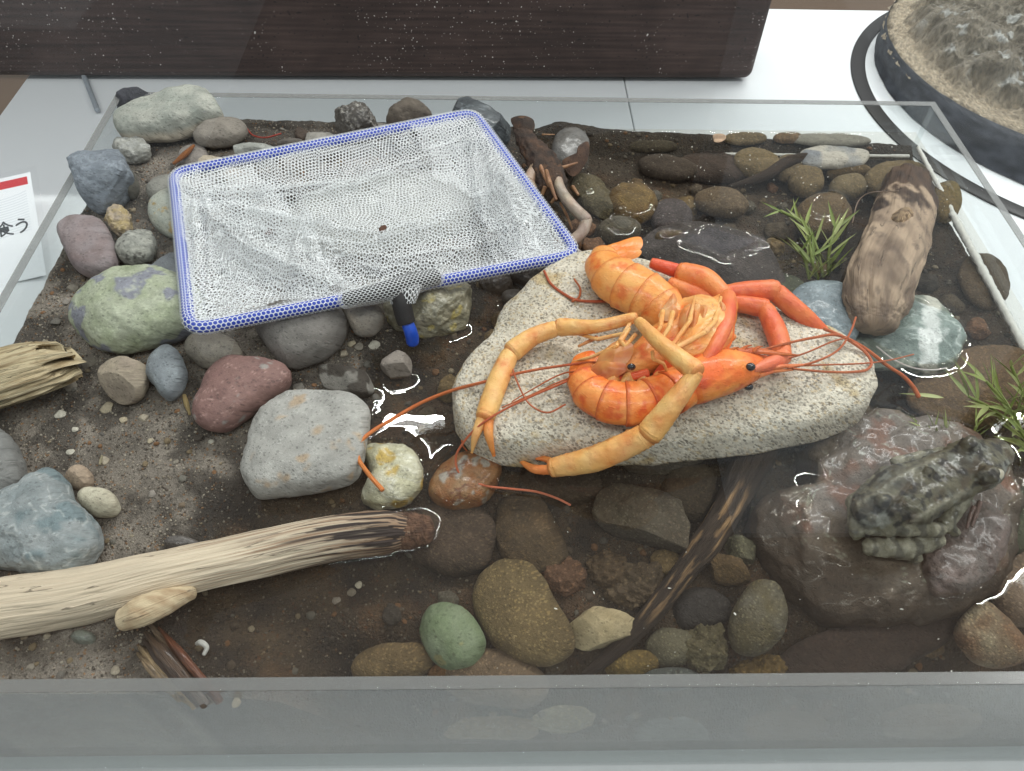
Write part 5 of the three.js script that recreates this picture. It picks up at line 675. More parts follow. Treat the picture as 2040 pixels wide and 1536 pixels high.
{ // the upper prawn: tail at the back, belly up, head towards the lower left
  const g = thing('prawn', 'pale orange prawn lying belly up with long yellow claws and red legs', 'prawn', 'boiled prawns on the granite slab');
  const h = hue('#e0964a', '#e2ab66', 50, 11, '#d0602a', 0.16);
  rings(g, [[1340, 640, 0.134, 40, 34], [1310, 606, 0.136, 50, 42], [1272, 582, 0.137, 54, 46], [1232, 560, 0.136, 52, 44], [1205, 532, 0.134, 40, 34], [1204, 508, 0.132, 26, 22]], 6, h, '#d07a3a');
  fin(g, 'tail_fan', [[1190, 515, 0.131], [1196, 496, 0.132], [1225, 484, 0.134], [1276, 472, 0.134], [1280, 490, 0.133], [1262, 506, 0.132], [1222, 514, 0.132]], hue('#dd8238', '#e09448', 60), M.shell);
  fin(g, 'tail_fan', [[1206, 520, 0.133], [1230, 498, 0.135], [1262, 494, 0.135], [1278, 500, 0.134], [1272, 512, 0.133], [1240, 520, 0.133]], hue('#e0a25e', '#d98a48', 60, 4), M.shell);
  fin(g, 'tail_fan', [[1200, 528, 0.133], [1225, 515, 0.134], [1256, 516, 0.134], [1262, 528, 0.133], [1235, 534, 0.133]], hue('#e2ab6a', '#d8904a', 60, 9), M.shell);
  const cara = sweep(pathOf([[1446, 606, 0.133, 26, 22], [1428, 626, 0.134, 42, 34], [1388, 652, 0.134, 54, 40], [1340, 682, 0.134, 53, 40], [1296, 708, 0.134, 41, 34], [1255, 730, 0.134, 26, 24], [1215, 748, 0.134, 12, 12]]), { n: 80, k: 60, girth: 0.1, tone: toned(hue('#e0a25a', '#dd8b42', 45, 5, '#cc5427', 0.2)), radial: (t, a) => 1 + 0.05 * fbm(t * 4, Math.cos(a) * 2, Math.sin(a) * 2, 3) });
  part(g, 'carapace', cara, M.shell);
  fin(g, 'gill_flap', [[1312, 632, 0.144], [1330, 600, 0.146], [1342, 584, 0.147], [1349, 598, 0.146], [1344, 612, 0.146], [1352, 620, 0.145], [1338, 640, 0.144]], hue('#e3bd88', '#dd9c58', 60, 4), M.film);
  part(g, 'breast', sweep(pathOf([[1362, 606, 0.138, 16, 12], [1392, 612, 0.141, 32, 24], [1416, 636, 0.1425, 42, 32], [1408, 668, 0.142, 44, 32], [1376, 694, 0.141, 36, 28], [1346, 712, 0.139, 20, 18]]), { n: 60, k: 50, girth: 0.1, tone: toned(hue('#e6bd7c', '#e09c50', 50, 8, '#d97636', 0.3)), radial: (t, a) => 1 + 0.10 * fbm(t * 7, Math.cos(a) * 2.5, Math.sin(a) * 2.5, 3) }), M.shell);
  for (let i = 0; i < 5; i++) fin(g, 'gill_flap', [[1352 + i * 18, 640 - i * 6, 0.147], [1362 + i * 18, 612 - i * 3, 0.1485], [1376 + i * 17, 606, 0.149], [1374 + i * 18, 640 - i * 4, 0.1485], [1362 + i * 18, 664 - i * 5, 0.147]], hue('#e8c48a', '#df9c55', 60, i * 3), M.film, 0.0008);
  fin(g, 'side_plate', [[1430, 610, 0.145], [1456, 598, 0.142], [1464, 650, 0.138], [1455, 690, 0.136], [1420, 720, 0.138], [1428, 660, 0.145]], hue('#d9702c', '#dd8440', 60, 3), M.shell);
  fin(g, 'side_plate', [[1320, 722, 0.140], [1390, 690, 0.146], [1410, 720, 0.142], [1360, 750, 0.136], [1300, 752, 0.134]], hue('#cc4a22', '#d4602c', 60, 3), M.shell);
  part(g, 'rostrum', sweep(pathOf([[1290, 742, 0.140, 10, 6], [1250, 752, 0.138, 9, 5], [1200, 760, 0.135, 4, 3], [1172, 764, 0.133, 2, 2]]), { n: 24, k: 12, tone: toned(hue('#c4441e', '#cf5a2c', 80)) }), M.shell);
  eye(g, 1258, 731, 0.145, 7.5); eye(g, 1402, 700, 0.136, 7);
  // thin walking legs
  const pale = hue('#e0b878', '#dfa55c', 90, 6, '#c9742f', 0.34);
  limb(g, 'leg', [[1384, 590, 0.149, 2.2], [1374, 640, 0.153, 5.2], [1342, 684, 0.150, 4.5]], pale, { n: 20, k: 14 });
  limb(g, 'leg', [[1436, 592, 0.147, 3.8], [1424, 640, 0.152, 6.0], [1404, 662, 0.153, 6.8], [1346, 694, 0.151, 6.0]], pale, { n: 20, k: 14 });
  limb(g, 'leg', [[1320, 620, 0.150, 6.0], [1316, 650, 0.153, 5.2], [1304, 672, 0.151, 3.8]], pale, { n: 16, k: 14 });
  limb(g, 'leg', [[1340, 622, 0.150, 6.0], [1334, 650, 0.153, 5.2], [1318, 678, 0.151, 3.8]], pale, { n: 16, k: 14 });
  limb(g, 'leg', [[1262, 632, 0.144, 4.5], [1228, 690, 0.146, 4.5], [1176, 712, 0.138, 3.8], [1140, 720, 0.131, 1.5]], pale, { n: 20, k: 12 });
  limb(g, 'leg', [[1240, 665, 0.144, 4.5], [1190, 676, 0.138, 4.5], [1150, 664, 0.132, 3.8]], pale, { n: 20, k: 12 });
  limb(g, 'leg', [[1254, 654, 0.148, 4.5], [1236, 680, 0.147, 6.0], [1246, 690, 0.146, 4.5], [1266, 666, 0.147, 4.5]], pale, { n: 16, k: 12 });
  limb(g, 'leg', [[1230, 700, 0.143, 4.5], [1200, 716, 0.14, 4.5], [1178, 736, 0.136, 3.8], [1172, 760, 0.132, 2.2]], pale, { n: 16, k: 12 });
  limb(g, 'leg', [[1300, 700, 0.149, 4.5], [1302, 716, 0.148, 4.5], [1322, 724, 0.146, 3.8], [1330, 742, 0.142, 3.0]], pale, { n: 16, k: 12 });
  limb(g, 'leg', [[1152, 690, 0.131, 3.0], [1190, 672, 0.133, 4.5]], hue('#d9a06a', '#cf8a55', 90), { n: 12, k: 12 });
  fin(g, 'mouth_plate', [[1200, 700, 0.143], [1240, 676, 0.146], [1262, 690, 0.147], [1250, 722, 0.144], [1205, 742, 0.140], [1184, 738, 0.138]], hue('#d9a05c', '#c9803f', 80, 2), M.film);
  fin(g, 'mouth_plate', [[1180, 730, 0.139], [1230, 712, 0.144], [1250, 735, 0.143], [1210, 758, 0.138], [1180, 756, 0.136]], hue('#dd9a50', '#c46a30', 80, 7), M.film);
  // long yellow claws
  const yel = hue('#dfb674', '#da9f58', 60, 3, '#cc7a35', 0.22);
  limb(g, 'claw_arm', [[1268, 632, 0.146, 12], [1190, 650, 0.140, 14], [1112, 652, 0.134, 18]], yel, { smooth: 1, joint: '#c4702c', warty: 0.08 });
  limb(g, 'claw_arm', [[1110, 653, 0.134, 17], [1060, 672, 0.131, 19], [1018, 702, 0.128, 21]], yel, { smooth: 1, joint: '#c4702c', warty: 0.1 });
  const fore = limb(g, 'claw_arm', [[1016, 704, 0.128, 19], [992, 760, 0.125, 22], [966, 832, 0.121, 20]], yel, { smooth: 1, joint: '#c4702c', warty: 0.10 });
  limb(fore, 'claw_finger', [[964, 828, 0.121, 13], [948, 866, 0.117, 9], [940, 902, 0.108, 3]], yel, { smooth: 1, joint: '#cf7a38' });
  limb(fore, 'claw_finger', [[972, 830, 0.121, 12], [974, 868, 0.118, 9], [984, 908, 0.108, 4]], hue('#db9a50', '#d07a38', 60), { smooth: 1, joint: '#cf7a38' });
  limb(g, 'claw_arm', [[1272, 640, 0.151, 12], [1318, 686, 0.156, 17], [1388, 742, 0.157, 21]], yel, { smooth: 1, joint: '#c4702c', warty: 0.08 });
  limb(g, 'claw_arm', [[1388, 742, 0.157, 17], [1342, 802, 0.147, 23], [1292, 866, 0.134, 26]], yel, { smooth: 1, joint: '#c4702c', warty: 0.10, n: 70 });
  const fore2 = limb(g, 'claw_arm', [[1292, 866, 0.133, 26], [1190, 912, 0.118, 27], [1100, 932, 0.107, 20]], yel, { smooth: 1, joint: '#c4702c', warty: 0.16, n: 60 });
  limb(fore2, 'claw_finger', [[1104, 936, 0.107, 10], [1064, 934, 0.104, 9], [1030, 914, 0.101, 3]], hue('#d9904a', '#d07a38', 60), { smooth: 1, warty: 0.2 });
  limb(fore2, 'claw_finger', [[1106, 922, 0.108, 8], [1084, 914, 0.106, 6], [1068, 914, 0.105, 3]], hue('#d9904a', '#d07a38', 60), { smooth: 1 });
  // stout red legs folded behind
  const red = hue('#cf5e34', '#d4753f', 60, 9, '#c04a30', 0.2), ora = hue('#dd8d4a', '#d97640', 50, 2, '#cf5a34', 0.25);
  limb(g, 'red_leg', [[1298, 524, 0.130, 12], [1350, 540, 0.130, 14]], hue('#cf4a2a', '#d4603a', 60), { smooth: 1, joint: '#dd7a45' });
  limb(g, 'red_leg', [[1352, 542, 0.132, 22], [1400, 556, 0.133, 25], [1446, 590, 0.134, 18]], ora, { smooth: 1, joint: '#d96a3a' });
  limb(g, 'red_leg', [[1334, 566, 0.128, 17], [1390, 586, 0.128, 19], [1440, 600, 0.130, 14]], ora , { smooth: 1 });
  limb(g, 'red_leg', [[1440, 584, 0.132, 16], [1482, 580, 0.132, 20], [1546, 578, 0.132, 21]], red, { smooth: 1, joint: '#d96a3a' });
  limb(g, 'red_leg', [[1540, 578, 0.132, 20], [1600, 630, 0.123, 20], [1680, 702, 0.106, 12]], red, { smooth: 1, joint: '#d96a3a' });
  limb(g, 'red_leg', [[1456, 602, 0.129, 17], [1526, 614, 0.131, 19]], red, { smooth: 1, joint: '#d96a3a' });
  limb(g, 'red_leg', [[1524, 614, 0.131, 19], [1548, 666, 0.131, 22], [1560, 714, 0.133, 18]], red, { smooth: 1, joint: '#d96a3a' });
  limb(g, 'red_leg', [[1562, 710, 0.133, 18], [1530, 726, 0.138, 15], [1500, 736, 0.140, 8]], hue('#d98058', '#cf6a45', 60), { smooth: 1, joint: '#d96a3a' });
  limb(g, 'red_leg', [[1450, 590, 0.140, 18], [1446, 640, 0.146, 17], [1424, 690, 0.146, 15], [1392, 738, 0.142, 8]], hue('#cf5a38', '#dd8648', 40, 4), { smooth: 1, joint: '#d96a3a' });
  limb(g, 'red_leg', [[1460, 670, 0.134, 9], [1430, 690, 0.136, 8], [1402, 722, 0.136, 6]], hue('#dd9a55', '#d07a3a', 60) , { smooth: 1 });
  // antennae
  whisker(g, [[1240, 728, 0.141], [1180, 722, 0.136], [1110, 730, 0.131], [1040, 742, 0.128], [960, 762, 0.124], [900, 778, 0.116], [840, 802, 0.110], [780, 836, 0.107], [738, 862, 0.108], [716, 884, 0.110], [713, 910, 0.109], [734, 944, 0.107], [762, 976, 0.105]], 2.2, 5, '#c46038', '#d9843a');
  whisker(g, [[1236, 738, 0.139], [1170, 745, 0.134], [1100, 772, 0.130], [1020, 808, 0.127], [960, 844, 0.122], [926, 878, 0.114], [908, 912, 0.106], [916, 944, 0.101], [960, 966, 0.099], [1020, 974, 0.098], [1070, 980, 0.098], [1112, 994, 0.097], [1136, 1006, 0.096]], 2.4, 2.4, '#c9622f', '#d07a5a');
  whisker(g, [[1230, 742, 0.139], [1140, 752, 0.132], [1060, 786, 0.128], [1000, 812, 0.127]], 2, 1.4);
  whisker(g, [[1220, 745, 0.138], [1130, 742, 0.131], [1060, 776, 0.128], [1020, 800, 0.127]], 1.8, 1.2);
  whisker(g, [[1016, 716, 0.127], [1030, 760, 0.128], [1056, 806, 0.128], [1090, 822, 0.128], [1126, 806, 0.128]], 1.8, 2, '#c46a40');
  whisker(g, [[1084, 540, 0.121], [1098, 566, 0.123], [1124, 586, 0.124], [1150, 598, 0.125], [1240, 600, 0.127]], 2.6, 3, '#b9562c');
  whisker(g, [[1144, 556, 0.124], [1156, 576, 0.125], [1152, 594, 0.125], [1140, 600, 0.125]], 2, 2.6, '#c46a38');
  whisker(g, [[920, 878, 0.112], [922, 888, 0.108], [930, 898, 0.104]], 2, 1.5);
}
// ---------- frog ----------
{
  const g = thing('frog', 'olive-grey frog crouching on the maroon rock, facing away to the right', 'frog');
  const J = (a, b, y, r) => { const p = P(a, b, y); return [p, r * pxm(p)]; };
  const body = [[J(1742, 1016, 0.1150, 44), J(1808, 984, 0.1185, 62)], [J(1808, 984, 0.1185, 62), J(1886, 950, 0.1195, 52)], [J(1886, 950, 0.1190, 46), J(1940, 924, 0.1215, 52)], [J(1940, 924, 0.1215, 52), J(1984, 904, 0.1190, 32)]];
  const limbs = [[J(1738, 1052, 0.112, 16), J(1800, 1050, 0.1135, 19)], [J(1800, 1050, 0.1135, 19), J(1870, 1056, 0.1115, 15)], [J(1868, 1078, 0.1060, 15), J(1800, 1092, 0.1050, 22)], [J(1800, 1092, 0.1050, 22), J(1736, 1090, 0.1050, 18)], [J(1736, 1092, 0.1035, 12), J(1830, 1112, 0.1015, 9)],
    [J(1768, 948, 0.111, 20), J(1712, 1000, 0.111, 20)], [J(1704, 1000, 0.110, 18), J(1706, 1060, 0.107, 15)],
    [J(1900, 905, 0.115, 17), J(1850, 908, 0.111, 14)], [J(1850, 908, 0.111, 14), J(1786, 922, 0.109, 12)],
    [J(1918, 984, 0.115, 20), J(1884, 1046, 0.109, 16)], [J(1884, 1046, 0.109, 14), J(1904, 1062, 0.107, 9)]];
  const bumps = [J(1972, 948, 0.1290, 20), J(1932, 886, 0.1295, 18), J(1760, 1000, 0.123, 16), J(1850, 940, 0.128, 10)];
  const ax = P(1960, 915, 0.12).sub(P(1742, 1030, 0.12)).setY(0).normalize(), mid = P(1815, 995, 0.12);
  const f = (x, y, z) => {
    let d = 1; for (const [a, b] of body) d = smin(d, cone(x, a[0].y + (y - a[0].y) * 1.6, z, a, b), 0.005);
    for (const b of bumps) d = smin(d, Math.hypot(x - b[0].x, y - b[0].y, z - b[0].z) - b[1], 0.004);
    let l = 1; for (const [a, b] of limbs) l = Math.min(l, cone(x, y, z, a, b));
    d = smin(d, l, 0.0006);
    // two skin folds along the back and the spine line
    const rx = x - mid.x, rz = z - mid.z, al = rx * ax.x + rz * ax.z, ac = -rx * ax.z + rz * ax.x; if (y > mid.y) d += -0.0014 * Math.exp(-((Math.abs(ac) - 0.0095) ** 2) / 2.4e-6) * sst(0.03 - Math.abs(al), 0, 0.01) + 0.0006 * Math.exp(-(ac * ac) / 9e-7) * sst(0.028 - Math.abs(al + 0.004), 0, 0.01);
    return d + 0.0009 * fbm(x * 190, y * 190, z * 190, 3) + 0.00025 * N3(x * 520, y * 520, z * 520);
  };
  const lo = P(1690, 1120, 0.095), hi = V(0, 0, 0); const all = [...body.flat(), ...limbs.flat(), ...bumps]; lo.set(9, 9, 9); hi.set(-9, -9, -9); for (const [p, r] of all) { lo.min(V(p.x - r, p.y - r, p.z - r)); hi.max(V(p.x + r, p.y + r, p.z + r)); }
  lo.addScalar(-0.003); hi.addScalar(0.003);
  const geo = fieldMesh(f, lo, hi, 0.00085), p = geo.attributes.position, col = [], uv = [], light = lin('#6f6a54'), oliv = lin('#403b2e'), dark = lin('#191714'), grey = lin('#85877e'), rust = lin('#4a3a22'), pale = lin('#a09b86');
  for (let i = 0; i < p.count; i++) { const x = p.getX(i), y = p.getY(i), z = p.getZ(i); let c = mix3(light, oliv, clamp(0.5 + 1.4 * fbm(x * 75, y * 75, z * 75, 4), 0, 1)); c = mix3(c, grey, 0.7 * sst(fbm(x * 70 + 9, y * 70, z * 70, 4), 0.12, 0.36)); c = mix3(c, rust, 0.7 * sst(fbm(x * 60 + 3, y * 60, z * 60 + 5, 3), 0.16, 0.36)); c = mix3(c, dark, 0.9 * sst(fbm(x * 130 + 1, y * 130 + 4, z * 130, 3), 0.14, 0.28)); let lb = 1, bb = 1; for (const [a, b] of limbs) lb = Math.min(lb, cone(x, y, z, a, b)); for (const [a, b] of body) bb = Math.min(bb, cone(x, a[0].y + (y - a[0].y) * 1.6, z, a, b)); const lx = (x - mid.x) * ax.x + (z - mid.z) * ax.z, ac = -(x - mid.x) * ax.z + (z - mid.z) * ax.x, leg = sst(bb - lb, 0.0004, 0.0016); if (leg > 0) { const bar = sst(Math.sin((x - mid.x) * 620 + 2.2 * fbm(x * 90, y * 90, z * 90, 2)) + 0.8 * fbm(x * 160, y * 160, z * 160, 2), 0.35, 0.7); c = mix3(c, mix3(mix3(pale, light, clamp(0.5 + 1.3 * fbm(x * 120, y * 120, z * 120, 3), 0, 1)), dark, 0.6 * bar), leg); } else if (y > mid.y - 0.002) { const fold = Math.exp(-((Math.abs(ac + 0.0006 * N3(lx * 200, 1, 2)) - 0.0095) ** 2) / 1.6e-6) * sst(0.03 - Math.abs(lx), 0, 0.01); c = mix3(c, pale, 0.6 * fold); } col.push(...mul3(c, 0.95)); uv.push(x + y * 0.6, z - y * 0.6); }
  geo.setAttribute('color', new THREE.Float32BufferAttribute(col, 3)); geo.setAttribute('uv', new THREE.Float32BufferAttribute(uv, 2));
  part(g, 'body', geo, new THREE.MeshPhysicalMaterial({ vertexColors: true, map: texAt(T.grain, 24), bumpMap: texAt(T.grainBump, 30), bumpScale: 0.0007, roughness: 0.6, clearcoat: 0.36, clearcoatRoughness: 0.16 }));
  const em = new THREE.MeshPhysicalMaterial({ color: 0xa39c88, roughness: 0.3, clearcoat: 0.6 });
  { const q = P(1985, 947, 0.1300), m = part(g, 'eye', new THREE.SphereGeometry(0.0034, 20, 14), em); m.position.copy(q); m.scale.set(1.25, 0.8, 0.8); m.rotation.y = 0.6; const lid = part(m, 'eyelid', new THREE.TorusGeometry(0.0036, 0.0008, 8, 24), new THREE.MeshStandardMaterial({ color: 0x4a4638, roughness: 0.6 })); lid.rotation.set(-1.0, 0, 0.6); }
  for (const l of [[[1952, 1000, 0.112, 5], [1946, 1020, 0.111, 5], [1936, 1048, 0.108, 3]], [[1940, 1010, 0.112, 5], [1932, 1030, 0.110, 4], [1926, 1052, 0.108, 3]]]) part(g, 'toe', sweep(pathOf(l), { n: 14, k: 12, tone: (t, a, q) => mix3(lin('#8a6a5f'), lin('#6f5a4f'), clamp(0.5 + fbm(q.x * 300, q.y * 300, q.z * 300, 2), 0, 1)) }), M.wet);
}
// ---------- plants ----------
{
  const leafGeo = (() => { const n = 8, pos = [], ix = [], uv = []; for (let i = 0; i <= n; i++) { const t = i / n, w = 0.055 * Math.sin(Math.PI * Math.pow(t, 0.7)) * (1 - t * 0.35) + 0.004 * (1 - t); for (const s of [-1, 0, 1]) { pos.push(s * w, (s ? 0.03 : 0) * Math.sin(Math.PI * t), t); uv.push(s * 0.5 + 0.5, t); } } for (let i = 0; i < n; i++) for (let s = 0; s < 2; s++) { const a = i * 3 + s, b = a + 3; ix.push(a, b, a + 1, a + 1, b, b + 1); } const g = new THREE.BufferGeometry(); g.setAttribute('position', new THREE.Float32BufferAttribute(pos, 3)); g.setAttribute('uv', new THREE.Float32BufferAttribute(uv, 2)); g.setIndex(ix); g.computeVertexNormals(); return g; })();
  const greens = ['#93a052', '#a2ab66', '#84954a', '#adb476', '#8f9c5c'].map((h) => new THREE.MeshPhysicalMaterial({ color: h, roughness: 0.5, transmission: 0.25, thickness: 0, side: THREE.DoubleSide }));
  const stemMat = new THREE.MeshStandardMaterial({ vertexColors: true, roughness: 0.6 });
  function plant(label, stems, leafPx, every, spread) {
    const g = thing('water_plant', label, 'plant', 'green plastic water plants');
    for (const st of stems) {
      const path = pathOf(st.map(([a, b, y]) => [a, b, y, 3])), cv = new THREE.CatmullRomCurve3(path.map((q) => q.p)), n = Math.max(2, Math.round(cv.getLength() / every));
      const stem = part(g, 'stem', sweep(path, { n: 20, k: 8, tone: () => lin('#6f7c3a') }), stemMat);
      for (let i = 0; i <= n; i++) for (let s = 0; s < 2; s++) {
        const t = i / n, p = cv.getPoint(t), tg = cv.getTangent(t), az = rr(0, TAU), out = V(Math.cos(az), rr(-0.1, 0.5), Math.sin(az)), d = tg.clone().multiplyScalar(rr(0.6, 1.3)).addScaledVector(out, spread * rr(0.6, 1.3)).normalize(), m = part(stem, 'leaf', leafGeo, greens[Math.floor(rnd() * 5)]), L = leafPx * pxm(p) * rr(0.65, 1.2);
        m.position.copy(p); m.quaternion.setFromRotationMatrix(new THREE.Matrix4().lookAt(V(0, 0, 0), d.clone().negate(), V(0, 1, 0))); m.rotateZ(rr(-0.7, 0.7)); m.scale.set(L * rr(0.8, 1.2), L, L);
      }
    }
    return g;
  }
  plant('slim green plant between slate slab and driftwood', [[[1630, 556, 0.086], [1618, 520, 0.096], [1612, 470, 0.105]], [[1640, 552, 0.086], [1626, 490, 0.098], [1600, 445, 0.104], [1555, 420, 0.106]], [[1612, 556, 0.086], [1604, 520, 0.094], [1596, 500, 0.098]], [[1650, 548, 0.086], [1652, 500, 0.097], [1664, 455, 0.103]]], 62, 0.0065, 0.8);
  plant('dense green plant cut by the right picture edge', [[[2060, 850, 0.085], [2040, 790, 0.1], [2015, 730, 0.112]], [[2070, 820, 0.085], [2060, 760, 0.105], [2050, 690, 0.118]], [[2020, 860, 0.084], [1985, 820, 0.096], [1930, 790, 0.104]], [[2030, 850, 0.084], [2000, 800, 0.1], [1965, 760, 0.107]], [[2055, 900, 0.084], [2035, 860, 0.1], [2020, 820, 0.11]], [[2075, 930, 0.084], [2060, 900, 0.1], [2045, 870, 0.108]]], 88, 0.0062, 0.85);
  plant('low tuft of green blades behind the frog rock', [[[1870, 880, 0.09], [1862, 855, 0.098]], [[1890, 885, 0.09], [1886, 858, 0.099]], [[1930, 885, 0.09], [1945, 850, 0.1]], [[1845, 872, 0.09], [1830, 848, 0.099]]], 46, 0.02, 0.6);
  { const m = new THREE.Mesh(leafGeo, greens[3]); const a = P(1880, 792, WATER + 0.0006), b = P(1790, 784, WATER + 0.0006), L = a.distanceTo(b); m.position.copy(a); m.quaternion.setFromRotationMatrix(new THREE.Matrix4().lookAt(V(0, 0, 0), a.clone().sub(b), V(0, 1, 0))); m.scale.set(L * 1.1, L, L); top(m, 'floating_leaf', 'single yellow-green blade floating near the antenna tip', 'leaf'); }
}
// ---------- dried crayfish remains behind the net ----------
{
  const g = thing('crayfish_shell', 'dried brown crayfish shell with grey legs, right of the net', 'crayfish');
  const br = hue('#4a3528', '#2d221c', 80, 3, '#6b4a30', 0.25), gy = hue('#8f857a', '#a59a8c', 70, 2, '#7a6a5a', 0.25), tan = hue('#9a7a58', '#7a5638', 90, 5);
  part(g, 'body', sweep(pathOf([[1036, 252, 0.118, 16, 9], [1052, 285, 0.117, 22, 15], [1078, 318, 0.115, 30, 18], [1100, 360, 0.111, 30, 17], [1110, 392, 0.106, 20, 12]]), { n: 60, k: 40, girth: 0.06, tone: toned(br), radial: (t, a) => 1 + 0.3 * fbm(t * 8, Math.cos(a) * 3, Math.sin(a) * 3, 3) }), M.stone);
  fin(g, 'tail_fan', [[1018, 236, 0.122], [1040, 230, 0.124], [1062, 238, 0.123], [1064, 258, 0.12], [1044, 268, 0.119], [1026, 256, 0.12]], br, M.stone, 0.0009);
  fin(g, 'shell_scrap', [[1120, 320, 0.112], [1146, 310, 0.114], [1152, 292, 0.117], [1172, 282, 0.116], [1170, 320, 0.110], [1140, 352, 0.106]], hue('#3d2a20', '#5a4030', 80), M.stone, 0.0009);
  limb(g, 'claw_arm', [[1104, 330, 0.114, 9], [1118, 380, 0.112, 11], [1142, 412, 0.111, 12], [1170, 440, 0.108, 12]], gy, { smooth: 1 }); limb(g, 'claw_arm', [[1170, 436, 0.108, 12], [1160, 462, 0.105, 12], [1136, 488, 0.101, 10], [1170, 516, 0.099, 5]], gy, { smooth: 1 });
  limb(g, 'claw_arm', [[1068, 330, 0.114, 12], [1052, 362, 0.111, 13], [1064, 378, 0.108, 9]], hue('#a39480', '#8a7a66', 70));
  for (const l of [[[1070, 306, 0.118, 4], [1080, 340, 0.117, 5], [1094, 372, 0.113, 3]], [[1100, 330, 0.116, 5], [1112, 356, 0.114, 5], [1112, 390, 0.11, 3]], [[1088, 340, 0.117, 5], [1096, 366, 0.116, 5], [1108, 398, 0.111, 3]], [[1116, 404, 0.107, 3], [1130, 430, 0.104, 3], [1140, 456, 0.1, 2]], [[1140, 372, 0.1, 5], [1152, 388, 0.1, 3]], [[1108, 392, 0.108, 5], [1098, 404, 0.105, 3]], [[1080, 268, 0.117, 2], [1105, 268, 0.116, 1]], [[1086, 372, 0.112, 5], [1080, 388, 0.108, 4]], [[1120, 334, 0.115, 4], [1150, 324, 0.114, 2]]]) limb(g, 'leg', l, tan, { n: 12, k: 10 });
}
{ const th = (list, hex, label, r = 1.6) => top(new THREE.Mesh(sweep(pathOf(list.map((q) => [...q, r])), { n: 40, k: 6, tone: () => lin(hex) }), M.limb), 'fibre', label, 'fibre');
  th([[490, 254, 0.105], [505, 270, 0.105], [530, 274, 0.106], [560, 266, 0.106]], '#a33a2c', 'thin red fibre on the soil at the rear wall');
  th([[1746, 690, 0.0975], [1780, 716, 0.0972], [1820, 733, 0.097], [1860, 737, 0.097], [1886, 733, 0.0968]], '#e2e4e4', 'fine white fibre lying on the banded stone');
  th([[1790, 381, 0.114], [1730, 385, 0.108], [1712, 398, 0.105], [1698, 444, 0.103]], '#8a7a6a', 'hair-thin root fibre at the left of the driftwood stump', 1.2); }
{ const m = new THREE.Mesh(stoneGeo({ poly: [[1418, 280], [1424, 266], [1445, 268], [1446, 276], [1430, 284]], y: WATER + 0.0008, c: 0.0008, det: 8, amp: 0.0008, facets: 4, tone: () => lin('#b89a80') }), M.stone); top(m, 'bark_flake', 'small pinkish flake floating near the rear wall', 'flake'); }
{ const m = new THREE.Mesh(sweep(pathOf([[392, 1282, 0.0975, 4], [400, 1280, 0.0985, 6], [412, 1290, 0.098, 5], [406, 1304, 0.0975, 4]]), { n: 20, k: 10, tone: () => lin('#d8d6cf') }), M.smooth); top(m, 'shell_scrap', 'little white curled shell scrap in the puddle below the log', 'shell'); }
{ // dust floating on the water
  const n = 420, m = new THREE.InstancedMesh(new THREE.IcosahedronGeometry(1, 0), new THREE.MeshStandardMaterial({ color: 0xd9d6cc, roughness: 0.8 }), n), o = new THREE.Object3D(); let k = 0;
  while (k < n) { const x = rr(-0.05, 0.29), z = rr(0.008, 0.415); if (inland(x, z) > -0.004) continue; if (rnd() > (z < 0.17 ? 1 : 0.25)) continue; const s = 0.00018 + 0.00035 * rnd() ** 3; o.position.set(x, WATER + s * 0.3, z); o.rotation.set(rr(0, 6), rr(0, 6), 0); o.scale.set(s * rr(1, 2.4), s * 0.5, s); o.updateMatrix(); m.setMatrixAt(k++, o.matrix); }
  top(m, 'dust', 'white dust specks floating on the water', 'dust', null, 'stuff');
}
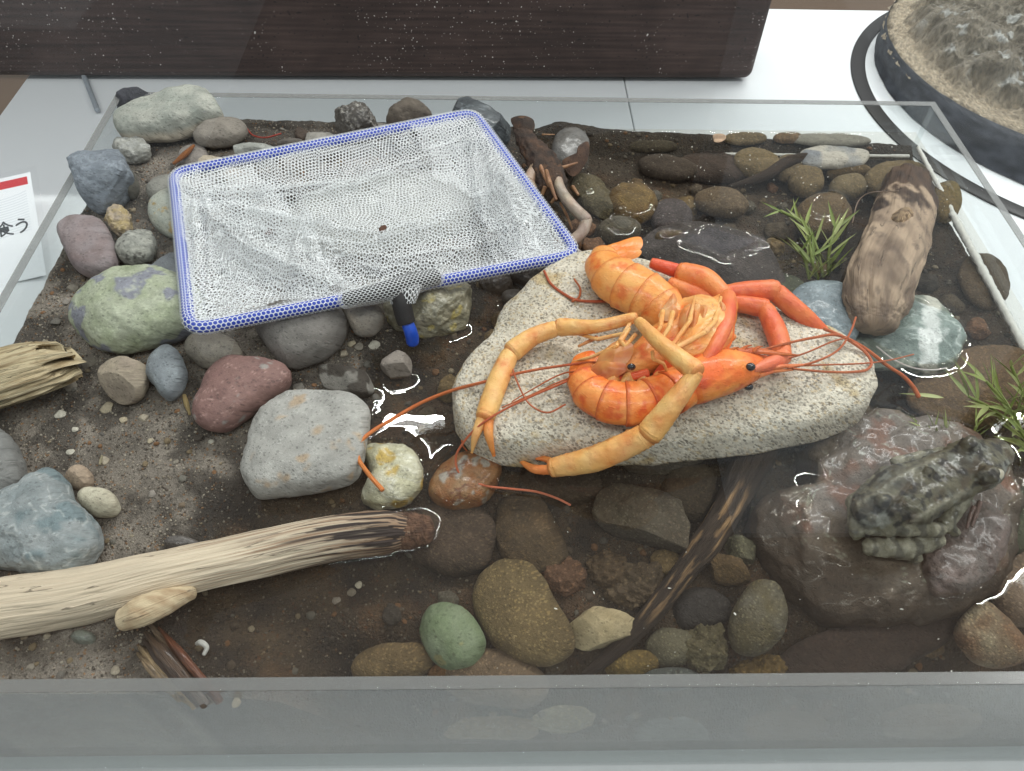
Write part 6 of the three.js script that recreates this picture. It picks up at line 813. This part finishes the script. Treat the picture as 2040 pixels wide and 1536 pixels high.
// ---------- water ----------
{
  const h = 0.0011, x0 = -0.2942, z0 = 0.0058, nx = Math.floor(0.5884 / h), nz = Math.floor(0.4134 / h), cell = 0.004, hash = new Map(), key = (i, j) => i * 4096 + j;
  for (const c of contours) { const k = key(Math.floor((c[0] + 0.4) / cell), Math.floor((c[1] + 0.2) / cell)); if (!hash.has(k)) hash.set(k, []); hash.get(k).push(c); }
  const pos = [], uv = [], ix = [], id = new Int32Array((nx + 1) * (nz + 1)).fill(-1);
  for (let j = 0; j <= nz; j++) for (let i = 0; i <= nx; i++) {
    const x = x0 + i * h, z = z0 + j * h; if (inland(x, z) > 0.012) continue;
    let up = 0; const ci = Math.floor((x + 0.4) / cell), cj = Math.floor((z + 0.2) / cell); let d1 = 1, d2 = 1;
    for (let a = -2; a <= 2; a++) for (let b = -2; b <= 2; b++) { const l = hash.get(key(ci + a, cj + b)); if (l) for (const c of l) { const d = Math.hypot(c[0] - x, c[1] - z); if (c[2] === 1) d1 = Math.min(d1, d); else d2 = Math.min(d2, d); } }
    up = Math.max(0.0019 * Math.exp(-d1 / 0.0023), 0.0003 * Math.exp(-d2 / 0.0015));
    const wall = Math.min(x + 0.2945, 0.2945 - x, z - 0.0055, 0.4195 - z); up = Math.max(up, 0.0014 * Math.exp(-wall / 0.002));
    id[j * (nx + 1) + i] = pos.length / 3; pos.push(x, WATER + up + 0.00004 * fbm(x * 26, 3, z * 26, 2), z); uv.push(x, z);
  }
  for (let j = 0; j < nz; j++) for (let i = 0; i < nx; i++) { const a = id[j * (nx + 1) + i], b = id[j * (nx + 1) + i + 1], c = id[(j + 1) * (nx + 1) + i], d = id[(j + 1) * (nx + 1) + i + 1]; if (a < 0 || b < 0 || c < 0 || d < 0) continue; ix.push(a, c, b, b, c, d); }
  const g = new THREE.BufferGeometry(); g.setAttribute('position', new THREE.Float32BufferAttribute(pos, 3)); g.setAttribute('uv', new THREE.Float32BufferAttribute(uv, 2)); g.setIndex(ix); g.computeVertexNormals();
  const m = new THREE.Mesh(g, new THREE.MeshPhysicalMaterial({ color: new THREE.Color().setRGB(0.93, 0.9, 0.85), transmission: 1, thickness: 0, roughness: 0.0, ior: 1.33 })); m.castShadow = false;
  top(m, 'water', null, null, null, 'structure'); m.castShadow = false;
}
renderer.render(scene, camera);
